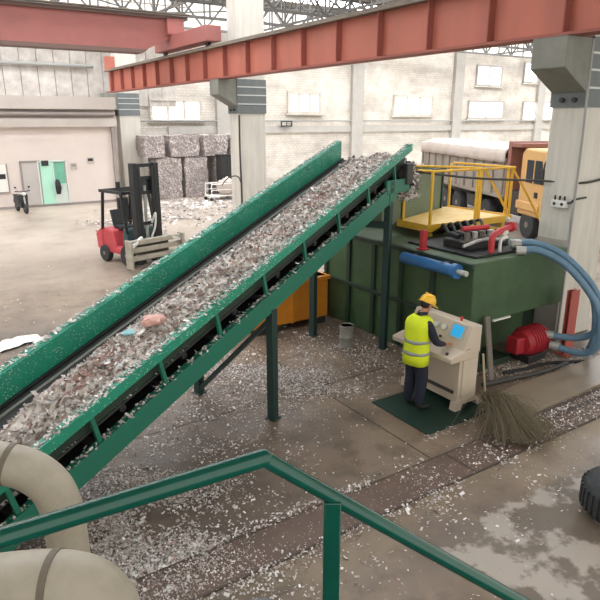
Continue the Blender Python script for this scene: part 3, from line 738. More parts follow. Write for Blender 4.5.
# yellow platform
pf = thing('service_platform', 'yellow railed service platform beside the green hopper', 'platform', W(0, 0, 2.2))
b0, b1, a0, a1 = 8.22, 11.05, 8.42, 10.3
B0 = 8.62
MB().prism([(8.55, 8.45), (11.0, 8.45), (11.0, 10.25), (8.7, 10.25), (8.55, 9.3)], -.02, .02, 'z').build('deck', 'yellow_deck', pf)
MB().box(8.55, 11.0, 8.41, 8.45, -.09, .05).build('kick_plate', 'yellow', pf)
MB().box(11.0, 11.04, 8.41, 10.25, -.09, .05).build('kick_plate', 'yellow', pf)
MB().box(8.51, 8.55, 8.41, 9.3, -.09, .05).build('kick_plate', 'yellow', pf)
for (x, y, h_) in ((8.58, 9.2, 1.08), (8.6, 8.45, 1.08), (9.9, 8.45, 1.08), (10.12, 8.55, 1.08), (10.97, 8.45, 1.05), (10.97, 8.55, 1.05), (10.97, 10.2, 1.05)):
    MB().box(x - .024, x + .024, y - .024, y + .024, 0, h_).build('post', 'yellow', pf, .005)
MB().tube([(8.6, 8.45, 1.08), (11.05, 8.45, 1.06)], .024, 10).build('rail', 'yellow', pf)
MB().tube([(8.58, 9.2, 1.08), (8.6, 8.45, 1.08)], .024, 10).build('rail', 'yellow', pf)
MB().tube([(11.05, 8.45, 1.06), (11.05, 10.2, 1.06)], .024, 10).build('rail', 'yellow', pf)
MB().tube([(9.0, 10.22, 1.08), (10.12, 8.55, 1.08)], .024, 10).build('rail', 'yellow', pf)
MB().bar((10.15, 8.5, 1.05), (11.0, 8.46, .05), .04, .04).build('brace', 'yellow', pf)
MB().bar((10.97, 8.45, 1.05), (11.75, 8.0, -.35), .04, .04).build('brace', 'yellow', pf)
MB().bar((10.1, 8.42, -.15), (10.9, 8.2, -.22), .04, .04).build('brace', 'yellow', pf)
for (x, y) in ((8.75, 8.6), (9.55, 8.6), (9.55, 9.9), (10.95, 10.1), (10.95, 8.6)):
    z0 = -.22 if (y > 8.3 and x < 9.6) else -2.2
    MB().box(x - .05, x + .05, y - .05, y + .05, z0, -.02).build('support', 'yellow', pf)

# orange bin, drum
ob = thing('orange_skip', 'orange steel skip standing on the floor behind the conveyor leg', 'skip', W(6.42, 10.1))
MB().box(-.92, .92, 0, 1.2, .14, 1.05).build('body', 'orange', ob, .02)
MB().box(-.96, .96, -.04, 1.24, .97, 1.05).build('rim', 'orange', ob, .01)
for x in (-.6, 0, .6): MB().box(x - .04, x + .04, -.035, 0, .14, 1.0).build('rib', 'orange', ob, .006)
for x in (-.75, .75): MB().box(x - .12, x + .12, 0, 1.2, 0, .14).build('runner', 'dark_steel', ob, .01)
dr = thing('metal_drum', 'small grey metal drum on the floor by the conveyor foot', 'drum', (.9, 10.95, 0))
MB().lathe([(.135, 0), (.14, .02), (.135, .04), (.135, .2), (.142, .21), (.135, .22), (.135, .42), (.142, .44), (.13, .45), (.12, .43)], 24).build('body', 'drum', dr)
MB().lathe([(.12, .425), (.12, .43)], 24).build('lid', 'dark_steel', dr)

# ================================================================== CONSOLE, MAT, OPERATOR
tag(MB().box(-.7, .7, -.61, .61, 0, .02).build('rubber_mat', 'mat_green', None, .006, loc=W(6.3, 5.9), rot=TH), 'dark green rubber mat under the operator and console', 'mat')
cn = thing('control_console', 'beige control console with slanted gauge panel and sloping desk', 'console', W(6.45, 5.55, .02))
MB().box(.02, .42, 0.02, 1.18, .12, .88).build('cabinet', 'console', cn, .01)
for y in (.0, 1.08):
    MB().prism([(-.03, 0), (.09, 0), (.13, .09), (.42, .09), (.46, 0), (.58, 0), (.46, .13), (-.01, .13)], y, y + .12, 'y').build('foot', 'console', cn)
MB().prism([(-.23, .82), (.2, .82), (.2, .98), (.05, .96), (-.23, .9)], -.03, 1.23, 'y').build('desk', 'console', cn, .012)
MB().prism([(.02, .88), (.42, .88), (.42, 1.3), (.24, 1.31), (.06, .97)], 0, 1.2, 'y').build('instrument_hood', 'console', cn, .012)
sl = math.atan2(.34, .18)
FM = lambda y, t: V(.06 + .18 * t, y, .97 + .34 * t) + V(-.34, 0, .18) * .02
scr = MB(); NRM = V(-.884, 0, .468)
def plate(y0, y1, t0, t1, d, name, m, parent=cn):
    q = [V(.06 + .18 * t, y, .97 + .34 * t) for y in (y0, y1) for t in (t0, t1)]
    vs = q + [p + NRM * d for p in q]
    return MB().add(vs, [(0, 1, 3, 2), (4, 6, 7, 5), (0, 4, 5, 1), (2, 3, 7, 6), (0, 2, 6, 4), (1, 5, 7, 3)]).build(name, m, parent)
sp_ = plate(.1, .38, .3, .92, .012, 'screen_bezel', 'steel'); plate(.14, .34, .38, .84, .016, 'screen', 'screen')
for y in (.5, .66, .82, .98):
    c = V(.06 + .18 * .6, y, .97 + .34 * .6)
    g_ = MB().tube([tuple(c), tuple(c + NRM * .03)], .055, 18).build('gauge', 'steel', cn)
    MB().tube([tuple(c + NRM * .028), tuple(c + NRM * .034)], .045, 18).build('dial', 'gauge', g_)
    c = V(.06 + .18 * .2, y, .97 + .34 * .2); MB().tube([tuple(c), tuple(c + NRM * .03)], .02, 10).build('knob', 'redpipe' if y == .66 else 'dark_steel', cn)
for i in range(7):
    x, y = (-.16 + .07 * (i % 3)), (.12 + .15 * (i // 1) * .9); z = .9 + .06 * (x + .28) / .48
    MB().tube([(x, y, z - .01), (x, y, z + .03)], .022, 10).build('button', ['dark_steel', 'steel', 'gauge'][i % 3], cn)
MB().box(.08, .37, -.0, .02, .2, .8).build('side_door', 'console', cn, .004)
MB().box(.0, .02, .1, 1.1, .25, .3).build('toe_shade_strip', 'console_dk', cn)  # dark strip painting the shadow of a gap on the cabinet front
MB().tube([(.3, .3, 1.3), (.3, .3, 1.37)], .02, 8).build('lamp', 'redpipe', cn)

def person():
    t = thing('person', 'person in lime hi-vis vest and yellow helmet working the beige console', 'person', W(6.03, 6.02, .02), TH)
    J = {}; E_ = []; R_ = {}
    def j(n, p, r, par=None, r2=None):
        J[n] = V(*p); R_[n] = (r, r2 or r)
        if par: E_.append((par, n))
    j('pel', (-.02, 0, .93), .125, None, .15)
    j('sp', (-.02, 0, 1.1), .115, 'pel', .145); j('ch', (.0, 0, 1.28), .125, 'sp', .165); j('nb', (.045, 0, 1.44), .075, 'ch'); j('nk', (.09, 0, 1.52), .055, 'nb'); j('hd', (.12, 0, 1.58), .06, 'nk')
    for s, n in ((1, 'l'), (-1, 'r')):
        j(n + 'sh', (.02, s * .185, 1.4), .068, 'ch')
        if n == 'r':
            pts_ = [((.06, s * .235, 1.22), .07), ((.13, s * .25, 1.1), .06), ((.26, s * .225, 1.045), .05), ((.36, s * .205, 1.015), .03), ((.42, s * .2, 1.0), .032)]
        else:
            pts_ = [((.06, s * .24, 1.22), .055), ((.12, s * .26, 1.1), .048), ((.25, s * .2, 1.045), .042), ((.34, s * .16, 1.015), .03), ((.4, s * .14, 1.0), .032)]
        p = n + 'sh'
        for k, (q, r) in enumerate(pts_): j(n + 'a%d' % k, q, r, p); p = n + 'a%d' % k
        palm = V(*pts_[-1][0])
        for f, (dy, ln) in enumerate(((.027, .066), (.009, .078), (-.009, .073), (-.026, .058))):
            a_ = palm + V(.035, dy, -.002); b_ = palm + V(.035 + ln * .5, dy * 1.25, .004); c_ = palm + V(.035 + ln * .95, dy * 1.3, -.022)
            j(n + 'f%d0' % f, a_, .009, p); j(n + 'f%d1' % f, b_, .0085, n + 'f%d0' % f); j(n + 'f%d2' % f, c_, .007, n + 'f%d1' % f)
        j(n + 't0', palm + V(-.0, -s * -.03 * -1, -.004), .011, p); j(n + 't1', palm + V(.035, s * -.052, -.008), .009, n + 't0'); j(n + 't2', palm + V(.058, s * -.055, -.018), .008, n + 't1')
        j(n + 'hp', (-.02, s * .095, .85), .1, 'pel'); j(n + 'th', (.01, s * .105, .66), .112, n + 'hp'); j(n + 'kn', (.02, s * .11, .48), .095, n + 'th'); j(n + 'cf', (-.01, s * .115, .3), .088, n + 'kn')
        j(n + 'an', (-.03, s * .12, .12), .066, n + 'cf'); j(n + 'hl', (-.03, s * .12, .05), .045, n + 'an'); j(n + 'to', (.12, s * .14, .04), .04, n + 'hl'); j(n + 'tt', (.19, s * .145, .035), .032, n + 'to')
    names = list(J); me = bpy.data.meshes.new('rig'); me.from_pydata([tuple(J[n]) for n in names], [(names.index(a), names.index(b)) for a, b in E_], [])
    ob_ = bpy.data.objects.new('rig', me); COL.objects.link(ob_)
    ob_.modifiers.new('sk', 'SKIN')
    for i, n in enumerate(names):
        sv = me.skin_vertices[0].data[i]; sv.radius = R_[n]; sv.use_root = (n == 'pel')
    sd = ob_.modifiers.new('sd', 'SUBSURF'); sd.levels = 2; sd.render_levels = 2
    dg = bpy.context.evaluated_depsgraph_get(); dg.update()
    m2 = bpy.data.meshes.new_from_object(ob_.evaluated_get(dg))
    vs = [tuple(v.co) for v in m2.vertices]; fs = [tuple(p.vertices) for p in m2.polygons]
    bpy.data.objects.remove(ob_)
    hm = MB()
    HM = Matrix.Translation((.135, 0, 1.615)) @ Matrix.Rotation(math.radians(26), 4, 'Y')
    R3 = HM
    def hv(mb, start):
        for i in range(start, len(mb.v)): mb.v[i] = tuple(HM @ V(*mb.v[i]))
    n0 = 0
    hm.ell((0, 0, .02), (.098, .077, .11), 24, 16); hm.ell((.025, 0, -.045), (.065, .056, .07), 18, 12)     # skull, jaw
    hm.ell((.1, 0, -.012), (.022, .014, .026), 10, 8); hm.ell((.088, 0, -.06), (.012, .026, .009), 10, 6); hm.ell((.066, 0, -.1), (.03, .03, .02), 10, 6)  # nose, mouth, chin
    for s in (1, -1): hm.ell((-.005, s * .078, -.005), (.022, .01, .034), 10, 8); hm.ell((.082, s * .03, .012), (.012, .014, .009), 10, 6); hm.ell((.088, s * .031, .03), (.012, .022, .006), 8, 5)
    hv(hm, 0)
    nb = len(vs); vs += hm.v; fs += [tuple(nb + i for i in f) for f in hm.f]
    me = bpy.data.meshes.new('body'); me.from_pydata(vs, [], fs)
    for k in ('navy', 'skin', 'boot'): me.materials.append(M[k])
    for p in me.polygons:
        p.use_smooth = True; c = p.center
        if p.vertices[0] >= nb or c.z > 1.49: p.material_index = 1
        elif c.x > .345 and c.z > .9: p.material_index = 1
        elif c.z < .13: p.material_index = 2
    b = bpy.data.objects.new('body', me); COL.objects.link(b); b.parent = t
    def loft(rings, name, m, n=32, close=False, parent=t, thick=.012):
        v = []; f = []
        for (z, cx, rx, ry) in rings:
            for k in range(n):
                a = 2 * math.pi * k / n; ca, sa = math.cos(a), math.sin(a)
                e = lambda q: math.copysign(abs(q) ** .8, q)
                v.append((cx + rx * e(ca), .94 * ry * e(sa), z + .006 * math.sin(3 * a + z * 30)))
        for i in range(len(rings) - 1):
            for k in range(n): a_, b_ = i * n + k, i * n + (k + 1) % n; f.append((a_, b_, b_ + n, a_ + n))
        mb = MB().add(v, f); o_ = mb.build(name, m, parent)
        sd_ = o_.modifiers.new('thick', 'SOLIDIFY'); sd_.thickness = thick; sd_.offset = 1
        return o_
    tr = [(.74, -.02, .158, .2), (.85, -.02, .16, .2), (.95, -.02, .156, .195), (1.1, -.015, .15, .19), (1.24, -.0, .158, .208), (1.34, .01, .154, .222), (1.4, .02, .135, .215), (1.445, .03, .105, .165), (1.48, .045, .08, .1)]
    vst = loft(tr, 'safety_vest', 'lime')
    def ring_at(z):
        for (a_, b_) in zip(tr, tr[1:]):
            if a_[0] <= z <= b_[0]:
                k = (z - a_[0]) / (b_[0] - a_[0]); return tuple(a_[i] + (b_[i] - a_[i]) * k for i in range(4))
    for z in (.9, 1.08):
        rs = []
        for dz in (0, .025, .05):
            q = ring_at(z + dz); rs.append((q[0], q[1], q[2] + .006, q[3] + .006))
        loft(rs, 'reflective_band', 'band', parent=vst, thick=.01)
    loft([(1.46, .05, .075, .085), (1.5, .065, .068, .072), (1.53, .075, .064, .066)], 'collar', 'navy', 24)
    he = MB()
    he.lathe([(.112, .03), (.116, .05), (.112, .085), (.095, .125), (.06, .152), (.02, .16)], 28, Matrix.Scale(1.12, 4, V(1, 0, 0)))
    he.lathe([(.112, .024), (.132, .026), (.132, .036), (.112, .04)], 28, Matrix.Scale(1.12, 4, V(1, 0, 0)))
    he.prism([(.1, .024), (.185, .01), (.185, .02), (.1, .038)], -.07, .07, 'y')
    he.box(-.1, .1, -.012, .012, .145, .168)
    hv(he, 0); he.build('helmet', 'helmet', t)
    ha = MB(); ha.ell((-.022, 0, .012), (.088, .082, .085), 20, 12); hv(ha, 0); ha.build('hair', 'hair', t)
    return t
person()

# broom
bo = thing('twig_broom', 'bushy twig broom lying on the floor beside the console', 'broom', W(7.0, 5.28, .02))
bm_ = MB()
for i in range(900):
    a_ = random.uniform(0, 6.28); r = random.random() ** .5
    b0_ = V(-.1 + .1 * r * math.cos(a_), .02 + .08 * r * math.sin(a_), .2 + .1 * r * math.sin(a_ * 1.7))
    ang = math.radians(-112) + random.gauss(0, .27); ln = random.uniform(.35, 1.15)
    e = V(b0_.x + math.cos(ang) * ln, b0_.y + math.sin(ang) * ln, max(.02, .03 + abs(random.gauss(0, .06))))
    mid = (b0_ + e) / 2 + V(random.gauss(0, .08), random.gauss(0, .06), .1 + random.gauss(0, .05)); mid.z = max(mid.z, .03)
    bm_.tube([tuple(b0_), tuple(mid), tuple(e)], random.uniform(.003, .006), 3, 3, caps=False)
bs_ = bm_.build('bristles', 'twig', bo, smooth=False); bs_['kind'] = 'stuff'
MB().tube([(-.09, .12, .19), (-.1, .0, .2)], .09, 12).build('binding', 'twig', bo)
st = thing('thin_stick', 'thin pale stick leaning on the back corner of the console', 'stick', W(7.33, 5.75))
MB().tube([(0, 0, .0), (-.2, -.05, .75)], .018, 8).build('rod', 'stick', st)

# tyre at the right edge
ty = thing('tyre', 'dark worn tyre lying at the right edge by the pale floor patch', 'tyre', (3.6, 5.72, 0))
MB().lathe([(.2, .06), (.24, .0), (.34, .0), (.41, .05), (.44, .12), (.45, .22), (.44, .32), (.41, .39), (.34, .44), (.24, .44), (.2, .38), (.19, .22), (.2, .06)], 40).build('carcass', 'tyre', ty)
tr_ = MB()
for k in range(36):
    mt = Matrix.Rotation(2 * math.pi * k / 36, 4, 'Z'); tr_.box(.435, .462, -.022, .022, .1, .34, mt)
tr_.build('tread', 'tyre', ty, .004)

# ================================================================== FOREGROUND rail, ducts
sr = thing('stair_handrail', 'glossy green steel handrail in front, bending down the stairs', 'handrail', (0, 0, 2.3), 0)
Lc = V(-.105, 1.52, 1.0); 
MB().tube([(-1.53, 1.007, .813), tuple(Lc)], .027, 20).ell(tuple(Lc), (.027, .027, .027), 16, 10).build('top_rail', 'rail_green', sr)
MB().tube([tuple(Lc), (.787, 1.75, .278), (1.3, 1.882, -.137)], .024, 20).build('stair_rail', 'rail_green', sr)
MB().box(.072, .124, 1.545, 1.595, 0, .83).build('post', 'rail_green', sr, .004)
MB().box(-1.5, -1.45, .99, 1.04, 0, .83).build('post', 'rail_green', sr, .004)
struct(MB().box(-2.2, 1.2, -1.5, 1.62, -.06, 0), 'floor_landing', 'deck', 'steel landing at the top of the stairs', (0, 0, 2.3), 0)
def duct(name, lab, path, r, seam_t, loc):
    t = thing(name, lab, 'duct', loc, 0)
    P_ = [tuple(V(*p) - V(*loc)) for p in path]
    MB().tube(P_, r, 32, 10).build('elbow', 'pipe', t)
    for (p, q) in seam_t:
        p, q = V(*p) - V(*loc), V(*q) - V(*loc)
        MB().tube([tuple(p), tuple(q)], r * 1.03, 32).build('weld_seam', 'weld', t)
duct('duct_elbow', 'cream duct elbow emerging above the green handrail', [(-3.2, 4.0, 1.78), (-2.6, 4.0, 1.775), (-2.27, 4.0, 1.74), (-2.07, 4.0, 1.68), (-1.93, 4.0, 1.56), (-1.86, 4.0, 1.38), (-1.84, 4.0, 1.1), (-1.84, 4.0, .5), (-1.84, 4.0, 0)], .158, [((-2.235, 4.0, 1.735), (-2.195, 4.0, 1.724))], (-1.84, 4.0, 0))
duct('duct_elbow', 'cream duct elbow in the lower corner below the handrail', [(-2.4, 2.35, 1.98), (-1.74, 2.35, 2.03), (-1.4, 2.35, 2.085), (-1.17, 2.35, 2.1), (-1.02, 2.35, 2.06), (-.94, 2.35, 1.94), (-.92, 2.35, 1.75), (-.92, 2.35, 1.2), (-.92, 2.35, 0)], .165, [((-1.19, 2.35, 2.1), (-1.155, 2.35, 2.1))], (-.92, 2.35, 0))
rg = MB(); rg.ell((0, 0, .06), (.16, .1, .07), 20, 12); rg.v = [tuple(V(*p) * (1 + .3 * noise.noise(V(*p) * 12))) for p in rg.v]
rg.v = [(p[0], p[1], max(p[2], 0)) for p in rg.v]
tag(rg.build('rag', 'rag', None, loc=(-.38, 4.33, 0), rot=.3), 'crumpled grey rag on the floor left of the handrail post', 'rag')

# ================================================================== FORKLIFT
fk = thing('forklift', 'red forklift with black mast and paper clamp parked before the office', 'forklift', (-5.2, 18.3, 0), math.atan2(-.66, .75))
MB().prism([(-1.0, .3), (-1.05, .9), (-.75, 1.05), (-.25, 1.0), (-.1, .5), (.5, .45), (.55, .3)], -.5, .5, 'y').build('chassis', 'fork_red', fk, .04)
MB().prism([(-1.08, .35), (-1.15, .85), (-.85, 1.05), (-.7, .4)], -.55, .55, 'y').build('counterweight', 'fork_red', fk, .06)
MB().prism([(.3, .45), (.35, 1.15), (.55, 1.1), (.62, .45)], -.5, .5, 'y').build('cowl', 'fork_teal', fk, .03)
MB().box(-.55, -.05, -.25, .25, 1.0, 1.12).prism([(-.6, 1.05), (-.75, 1.55), (-.65, 1.58), (-.48, 1.1)], -.24, .24, 'y').build('seat', 'black', fk, .03)
MB().tube([(.38, 0, 1.15), (.25, 0, 1.4)], .025, 8).build('steering_column', 'fork_black', fk)
MB().lathe([(.17, -.012), (.19, 0), (.17, .012)], 24, Matrix.Translation((.24, 0, 1.42)) @ Matrix.Rotation(-.5, 4, 'Y')).build('steering_wheel', 'black', fk)
for s in (-1, 1):
    MB().bar((-.78, s * .5, 1.0), (-.62, s * .48, 2.16), .07, .08).build('guard_post', 'fork_black', fk, .01)
    MB().bar((.55, s * .5, 1.0), (.35, s * .48, 2.16), .07, .08).build('guard_post', 'fork_black', fk, .01)
gd = MB().box(-.75, .5, -.54, -.47, 2.14, 2.22).box(-.75, .5, .47, .54, 2.14, 2.22).box(-.75, -.67, -.54, .54, 2.14, 2.22).box(.42, .5, -.54, .54, 2.14, 2.22)
for i in range(6): gd.box(-.6 + i * .17, -.57 + i * .17, -.5, .5, 2.15, 2.2)
gd.build('overhead_guard', 'fork_black', fk)
MB().tube([(-.68, .1, 2.22), (-.68, .1, 2.4)], .07, 12).build('warning_lamp', 'dark_steel', fk)
MB().box(-.85, -.7, .1, .45, 1.1, 1.9).build('gas_bottle_frame', 'fork_black', fk, .03)
def wheel(x, y, r, w, parent):
    mt = Matrix.Translation((x, y, r)) @ Matrix.Rotation(math.pi / 2, 4, 'X')
    o = MB().lathe([(r * .55, -w / 2), (r * .92, -w / 2), (r, -w * .3), (r, w * .3), (r * .92, w / 2), (r * .55, w / 2)], 28, mt).build('wheel', 'tyre', parent)
    MB().lathe([(r * .15, -w * .52), (r * .56, -w * .42), (r * .56, w * .42), (r * .15, w * .52)], 20, mt).build('rim', 'rim', o)
for y in (-.48, .48): wheel(.55, y, .33, .22, fk); wheel(-.7, y, .26, .18, fk)
for s in (-1, 1):
    MB().box(.78, 1.0, s * .36 - .08, s * .36 + .08, .1, 3.05).build('mast_upright', 'fork_black', fk, .01)
    MB().box(.9, 1.0, s * .23 - .04, s * .23 + .04, .12, 2.95).build('mast_inner', 'fork_black', fk, .01)
for z in (.25, 1.3, 2.2, 2.62, 2.98): MB().box(.82, .92, -.36, .36, z - .05, z + .05).build('mast_crossbar', 'fork_black', fk, .01)
MB().tube([(.86, 0, .2), (.86, 0, 2.4)], .05, 12).build('lift_cylinder', 'steel', fk)
MB().box(.84, .86, -.26, .26, 2.25, 2.6).build('mast_screen', 'glass_dark', fk)
MB().tube([(.95, .12, 1.3), (1.05, .2, 1.6), (1.06, .15, 1.2), (1.0, .05, .9)], .03, 8, 5).build('mast_hose', 'box_white', fk)
MB().box(1.0, 1.12, -.55, .55, .35, .9).build('carriage', 'clamp_dk', fk, .01)
for z in (.38, .62, .84):
    MB().box(1.12, 1.26, -.9, .9, z - .07, z + .07).build('clamp_beam', 'clamp', fk, .01)
for s in (-1, 1):
    MB().box(1.1, 1.42, s * .92 - .035, s * .92 + .035, .12, .95).build('clamp_arm', 'clamp', fk, .02)
    MB().bar((1.15, s * .4, .95), (1.3, s * .85, .75), .08, .08).build('clamp_cylinder', 'box_white', fk)

# ================================================================== BALES, yard items
def bale(b, a, z, w, d, h, lab, grp, seed):
    m_ = MB(); n = 14
    me = bmesh.new(); bmesh.ops.create_cube(me, size=1)
    bmesh.ops.subdivide_edges(me, edges=me.edges, cuts=11, use_grid_fill=True)
    for v in me.verts:
        p = v.co.copy(); r = 1.0
        q = V(p.x * w, p.y * d, p.z * h)
        ed = max(0, (abs(p.x) + abs(p.y) + abs(p.z)) - 1.1)
        q *= (1 - .1 * ed)
        nv = noise.noise_vector(q * 2.6 + V(seed * 7, 0, 0)) * .07 + noise.noise_vector(q * 7 + V(seed, 0, 0)) * .045
        if p.z < -.49: nv.z = max(0, nv.z) * .2
        v.co = q + nv + V(0, 0, h / 2)
    vs = [tuple(v.co) for v in me.verts]; me.verts.index_update(); fs = [tuple(v.index for v in f.verts) for f in me.faces]; me.free()
    t = thing('paper_bale', lab, 'bale', W(b, a, z), TH + random.uniform(-.04, .04), grp)
    MB().add(vs, fs).build('compressed_paper', 'bale', t, smooth=False)
lows = [(12.5, 1.6, 'lower paper bale nearest the forklift mast'), (14.1, 1.6, 'lower paper bale in the middle, right of the one by the mast'), (15.95, 1.35, 'lower paper bale behind the dark steel upright')]
for i, (b, w, lab) in enumerate(lows): bale(b, 32.95, 0, w - .18, 1.5, 2.22, lab, 'baled waste paper stacked at the back', i + 1)
ups = [(11.75, 1.3, 'upper paper bale next to the far column'), (13.5, 1.9, 'upper paper bale in the middle of the top row'), (15.35, 1.7, 'upper paper bale above the dark steel upright'), (17.1, 1.6, 'upper paper bale by the middle column')]
for i, (b, w, lab) in enumerate(ups): bale(b, 32.95, 2.27, w - .2, 1.45, 1.15, lab, 'baled waste paper stacked at the back', i + 11)
bale(17.35, 33.0, 0, 1.2, 1.4, 2.2, 'lower paper bale at the end by the middle column', 'baled waste paper stacked at the back', 21)
t = thing('steel_upright', 'dark steel cabinet standing in front of the bales', 'cabinet', W(15.55, 31.6))
MB().box(-.38, .38, -.3, .3, .1, 2.3).build('body', 'dark_steel', t, .02)
MB().box(-.4, .4, -.33, .33, 2.3, 2.36).box(-.4, .4, -.33, .33, 0, .1).build('cap', 'black', t)
MB().box(-.34, .0, -.32, -.3, .2, 2.2).box(.04, .34, -.32, -.3, .2, 2.2).build('door', 'dark_steel', t, .006)
t = thing('hand_cart', 'white framed hand cart in front of the bales', 'cart', W(14.6, 30.4))
for x in (-.65, .65):
    for y in (-.4, .4):
        MB().tube([(x, y, 0.08), (x, y, .95)], .03, 8).build('post', 'white', t)
        MB().lathe([(.05, -.03), (.09, -.03), (.09, .03), (.05, .03)], 14, Matrix.Translation((x, y, .09)) @ Matrix.Rotation(math.pi / 2, 4, 'X')).build('wheel', 'black', t)
MB().box(-.7, .7, -.45, .45, .22, .27).build('platform', 'white', t)
for y in (-.4, .4): MB().tube([(-.65, y, .9), (.65, y, .9)], .03, 8).tube([(-.65, y, .58), (.65, y, .58)], .02, 8).build('rail', 'white', t)
hs = MB(); hs.ell((0, 0, .42), (.6, .42, .5), 22, 14); hs.v = [(p[0], p[1], max(0, p[2])) for p in [tuple(V(*p) * (1 + .22 * noise.noise(V(*p) * 4))) for p in hs.v]]
tag(hs.build('waste_sack', 'tarp', None, loc=W(15.1, 30.4, .27), rot=TH), 'bulging pale sack of waste resting on the hand cart', 'sack')
t = thing('crate', 'dark olive crate beside the hand cart', 'crate', W(16.35, 30.6))
MB().box(-.45, .45, -.4, .4, .06, .95).build('body', 'dark_green', t, .02)
for z in (.25, .5, .75): MB().box(-.47, .47, -.42, -.4, z - .03, z + .03).build('batten', 'dark_green', t)
MB().box(-.45, -.3, -.4, .4, 0, .06).box(.3, .45, -.4, .4, 0, .06).build('runner', 'dark_steel', t)

# motor scooter before the office
sc = thing('motor_scooter', 'dark motor scooter parked against the office wall', 'scooter', W(4.62, 31.3), TH - math.pi / 2 + .15)
for x in (-.6, .6): wheel(x, 0, .24, .11, sc)
MB().prism([(-.75, .45), (-.6, .75), (.0, .72), (.1, .38), (.35, .34), (.42, .25), (-.4, .25)], -.13, .13, 'y').build('body', 'fork_black', sc, .03)
MB().prism([(-.7, .74), (-.65, .82), (.0, .8), (.02, .73)], -.13, .13, 'y').build('seat', 'black', sc, .02)
MB().prism([(.38, .3), (.5, .9), (.56, .9), (.48, .3)], -.17, .17, 'y').build('leg_shield', 'dark_steel', sc, .02)
MB().tube([(.6, 0, .26), (.48, 0, 1.0)], .04, 10).build('fork', 'steel', sc)
MB().tube([(.38, -.34, 1.04), (.47, -.15, 1.02), (.47, .15, 1.02), (.38, .34, 1.04)], .022, 8, 4).build('handlebar', 'black', sc)
MB().ell((.56, 0, .92), (.07, .1, .09), 14, 8).build('headlamp', 'gauge', sc)
for s in (-1, 1): MB().tube([(.45, s * .22, 1.03), (.42, s * .3, 1.2)], .008, 6).ell((.42, s * .31, 1.22), (.015, .06, .04), 10, 6).build('mirror', 'black', sc)

# ================================================================== TIPPER TRUCK
tk_dir = (.15, -.9887)
tkO = V(7.36, 28.48, 0) + V(.9887, .15, 0) * 1.22
tk = thing('tipper_truck', 'yellow cab tipper truck with dusty grey load bed parked at the back', 'truck', tkO, math.atan2(tk_dir[1], tk_dir[0]))
MB().box(-4.6, 7.3, -.45, .45, .75, 1.05).build('chassis', 'chassis', tk, .02)
MB().box(-4.8, 4.65, -1.24, 1.24, 1.3, 2.75).build('load_bed', 'truck_bed', tk, .02)
rb_ = None
for i in range(11):
    x = -4.7 + i * .92
    MB().box(x - .06, x + .06, -1.31, -1.24, 1.3, 2.75).build('bed_rib', 'truck_rib', tk, .01)
MB().box(-4.82, 4.67, -1.32, -1.22, 2.68, 2.8).box(-4.82, 4.67, -1.32, -1.22, 1.25, 1.37).build('bed_rail', 'truck_rib', tk, .01)
tp = MB(); vs = []; fs = []; nx, ny = 60, 14
for i in range(nx):
    for k in range(ny):
        x = -4.85 + 9.5 * i / (nx - 1); u = k / (ny - 1)
        prof = [(-1.33, 2.62), (-1.34, 2.95), (-1.25, 3.15), (-.6, 3.3), (.6, 3.3), (1.25, 3.15), (1.33, 2.62)]
        f_ = u * (len(prof) - 1); i0 = min(int(f_), len(prof) - 2); ff = f_ - i0
        y = prof[i0][0] * (1 - ff) + prof[i0 + 1][0] * ff; z = prof[i0][1] * (1 - ff) + prof[i0 + 1][1] * ff
        z += .06 * noise.noise(V(x * 1.5, y * 2, 0)) - (.0); vs.append((x, y + .02 * noise.noise(V(x * 4, z * 3, 1)), z))
for i in range(nx - 1):
    for k in range(ny - 1): fs.append((i * ny + k, (i + 1) * ny + k, (i + 1) * ny + k + 1, i * ny + k + 1))
tpo = MB().add(vs, fs).build('tarpaulin', 'tarp', tk); sdm = tpo.modifiers.new('thick', 'SOLIDIFY'); sdm.thickness = .03
MB().box(4.7, 4.95, -1.25, 1.25, 1.2, 3.45).box(4.9, 5.75, -1.25, 1.25, 3.25, 3.4).build('bulkhead', 'truck_red', tk, .02)
cab = MB().prism([(5.75, .85), (5.75, 3.05), (6.0, 3.25), (7.3, 3.2), (7.62, 2.2), (7.7, .85)], -1.22, 1.22, 'y').build('cab', 'truck_yellow', tk, .06)
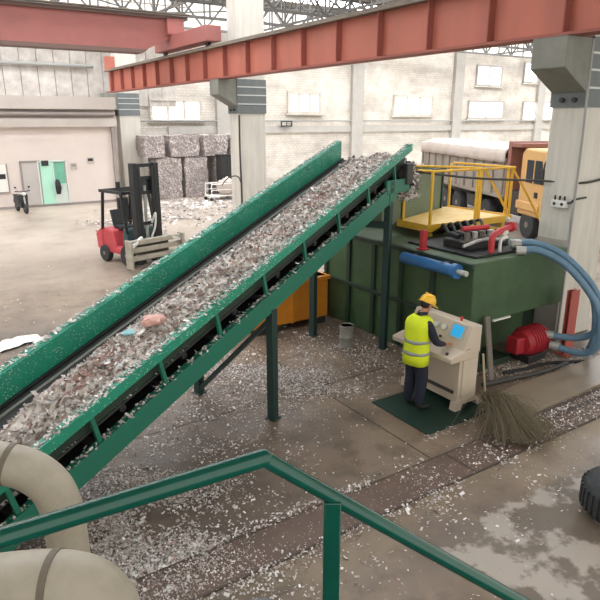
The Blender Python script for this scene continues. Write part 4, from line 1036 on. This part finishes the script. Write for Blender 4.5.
for y in (-1.235, 1.21): MB().prism([(6.2, 2.05), (6.2, 2.85), (7.2, 2.85), (7.42, 2.05)], y, y + .025, 'y').build('side_window', 'glass_dark', tk)
MB().prism([(7.36, 3.0), (7.62, 2.2), (7.65, 2.2), (7.4, 3.02)], -1.08, 1.08, 'y').build('windscreen', 'glass_dark', tk)
MB().box(6.72, 6.78, -1.25, -1.22, 2.05, 2.85).build('window_bar', 'truck_yellow', tk)
MB().box(6.9, 7.1, -1.25, -1.22, 1.55, 1.75).build('door_handle', 'black', tk)
MB().box(7.5, 7.85, -1.22, 1.22, .5, .95).build('bumper', 'truck_yellow', tk, .04)
MB().box(5.7, 7.3, -1.28, -1.15, 1.05, 1.35).build('wheel_arch', 'truck_yellow', tk, .03)
MB().tube([(7.6, -1.3, 2.9), (7.75, -1.45, 2.8), (7.7, -1.45, 2.2)], .03, 8).box(7.62, 7.78, -1.5, -1.4, 2.1, 2.6).build('mirror', 'black', tk)
for x in (-1.45, 0.0, 3.0, 6.5):
    for y in (-1.02, 1.02): wheel(x, y, .52, .36, tk)
MB().box(1.0, 2.3, -1.15, -.6, .55, 1.1).build('fuel_tank', 'chassis', tk, .05)
MB().box(4.75, 5.7, -1.1, 1.1, .7, 1.6).build('engine_box', 'chassis', tk, .05)

# ================================================================== LIGHT, CAMERA
wd = bpy.data.worlds.new('sky'); S.world = wd; wd.use_nodes = True
wn_ = wd.node_tree; bg = wn_.nodes['Background']; bg.inputs['Color'].default_value = (1, .968, .905, 1); bg.inputs['Strength'].default_value = 1.5
cam = bpy.data.cameras.new('camera'); co = bpy.data.objects.new('camera', cam); COL.objects.link(co)
cam.sensor_fit = 'HORIZONTAL'; cam.sensor_width = 36; cam.lens = 36.0
co.location = (0, 0, 4.23); co.rotation_euler = (math.pi / 2 - math.atan(180 / 600), 0, 0)
cam.clip_start = .05; cam.clip_end = 300
S.camera = co
vs_ = S.view_settings; vs_.view_transform = 'Standard'; vs_.look = 'None'; vs_.gamma = 1; vs_.use_curve_mapping = False
vs_.exposure = 0.28
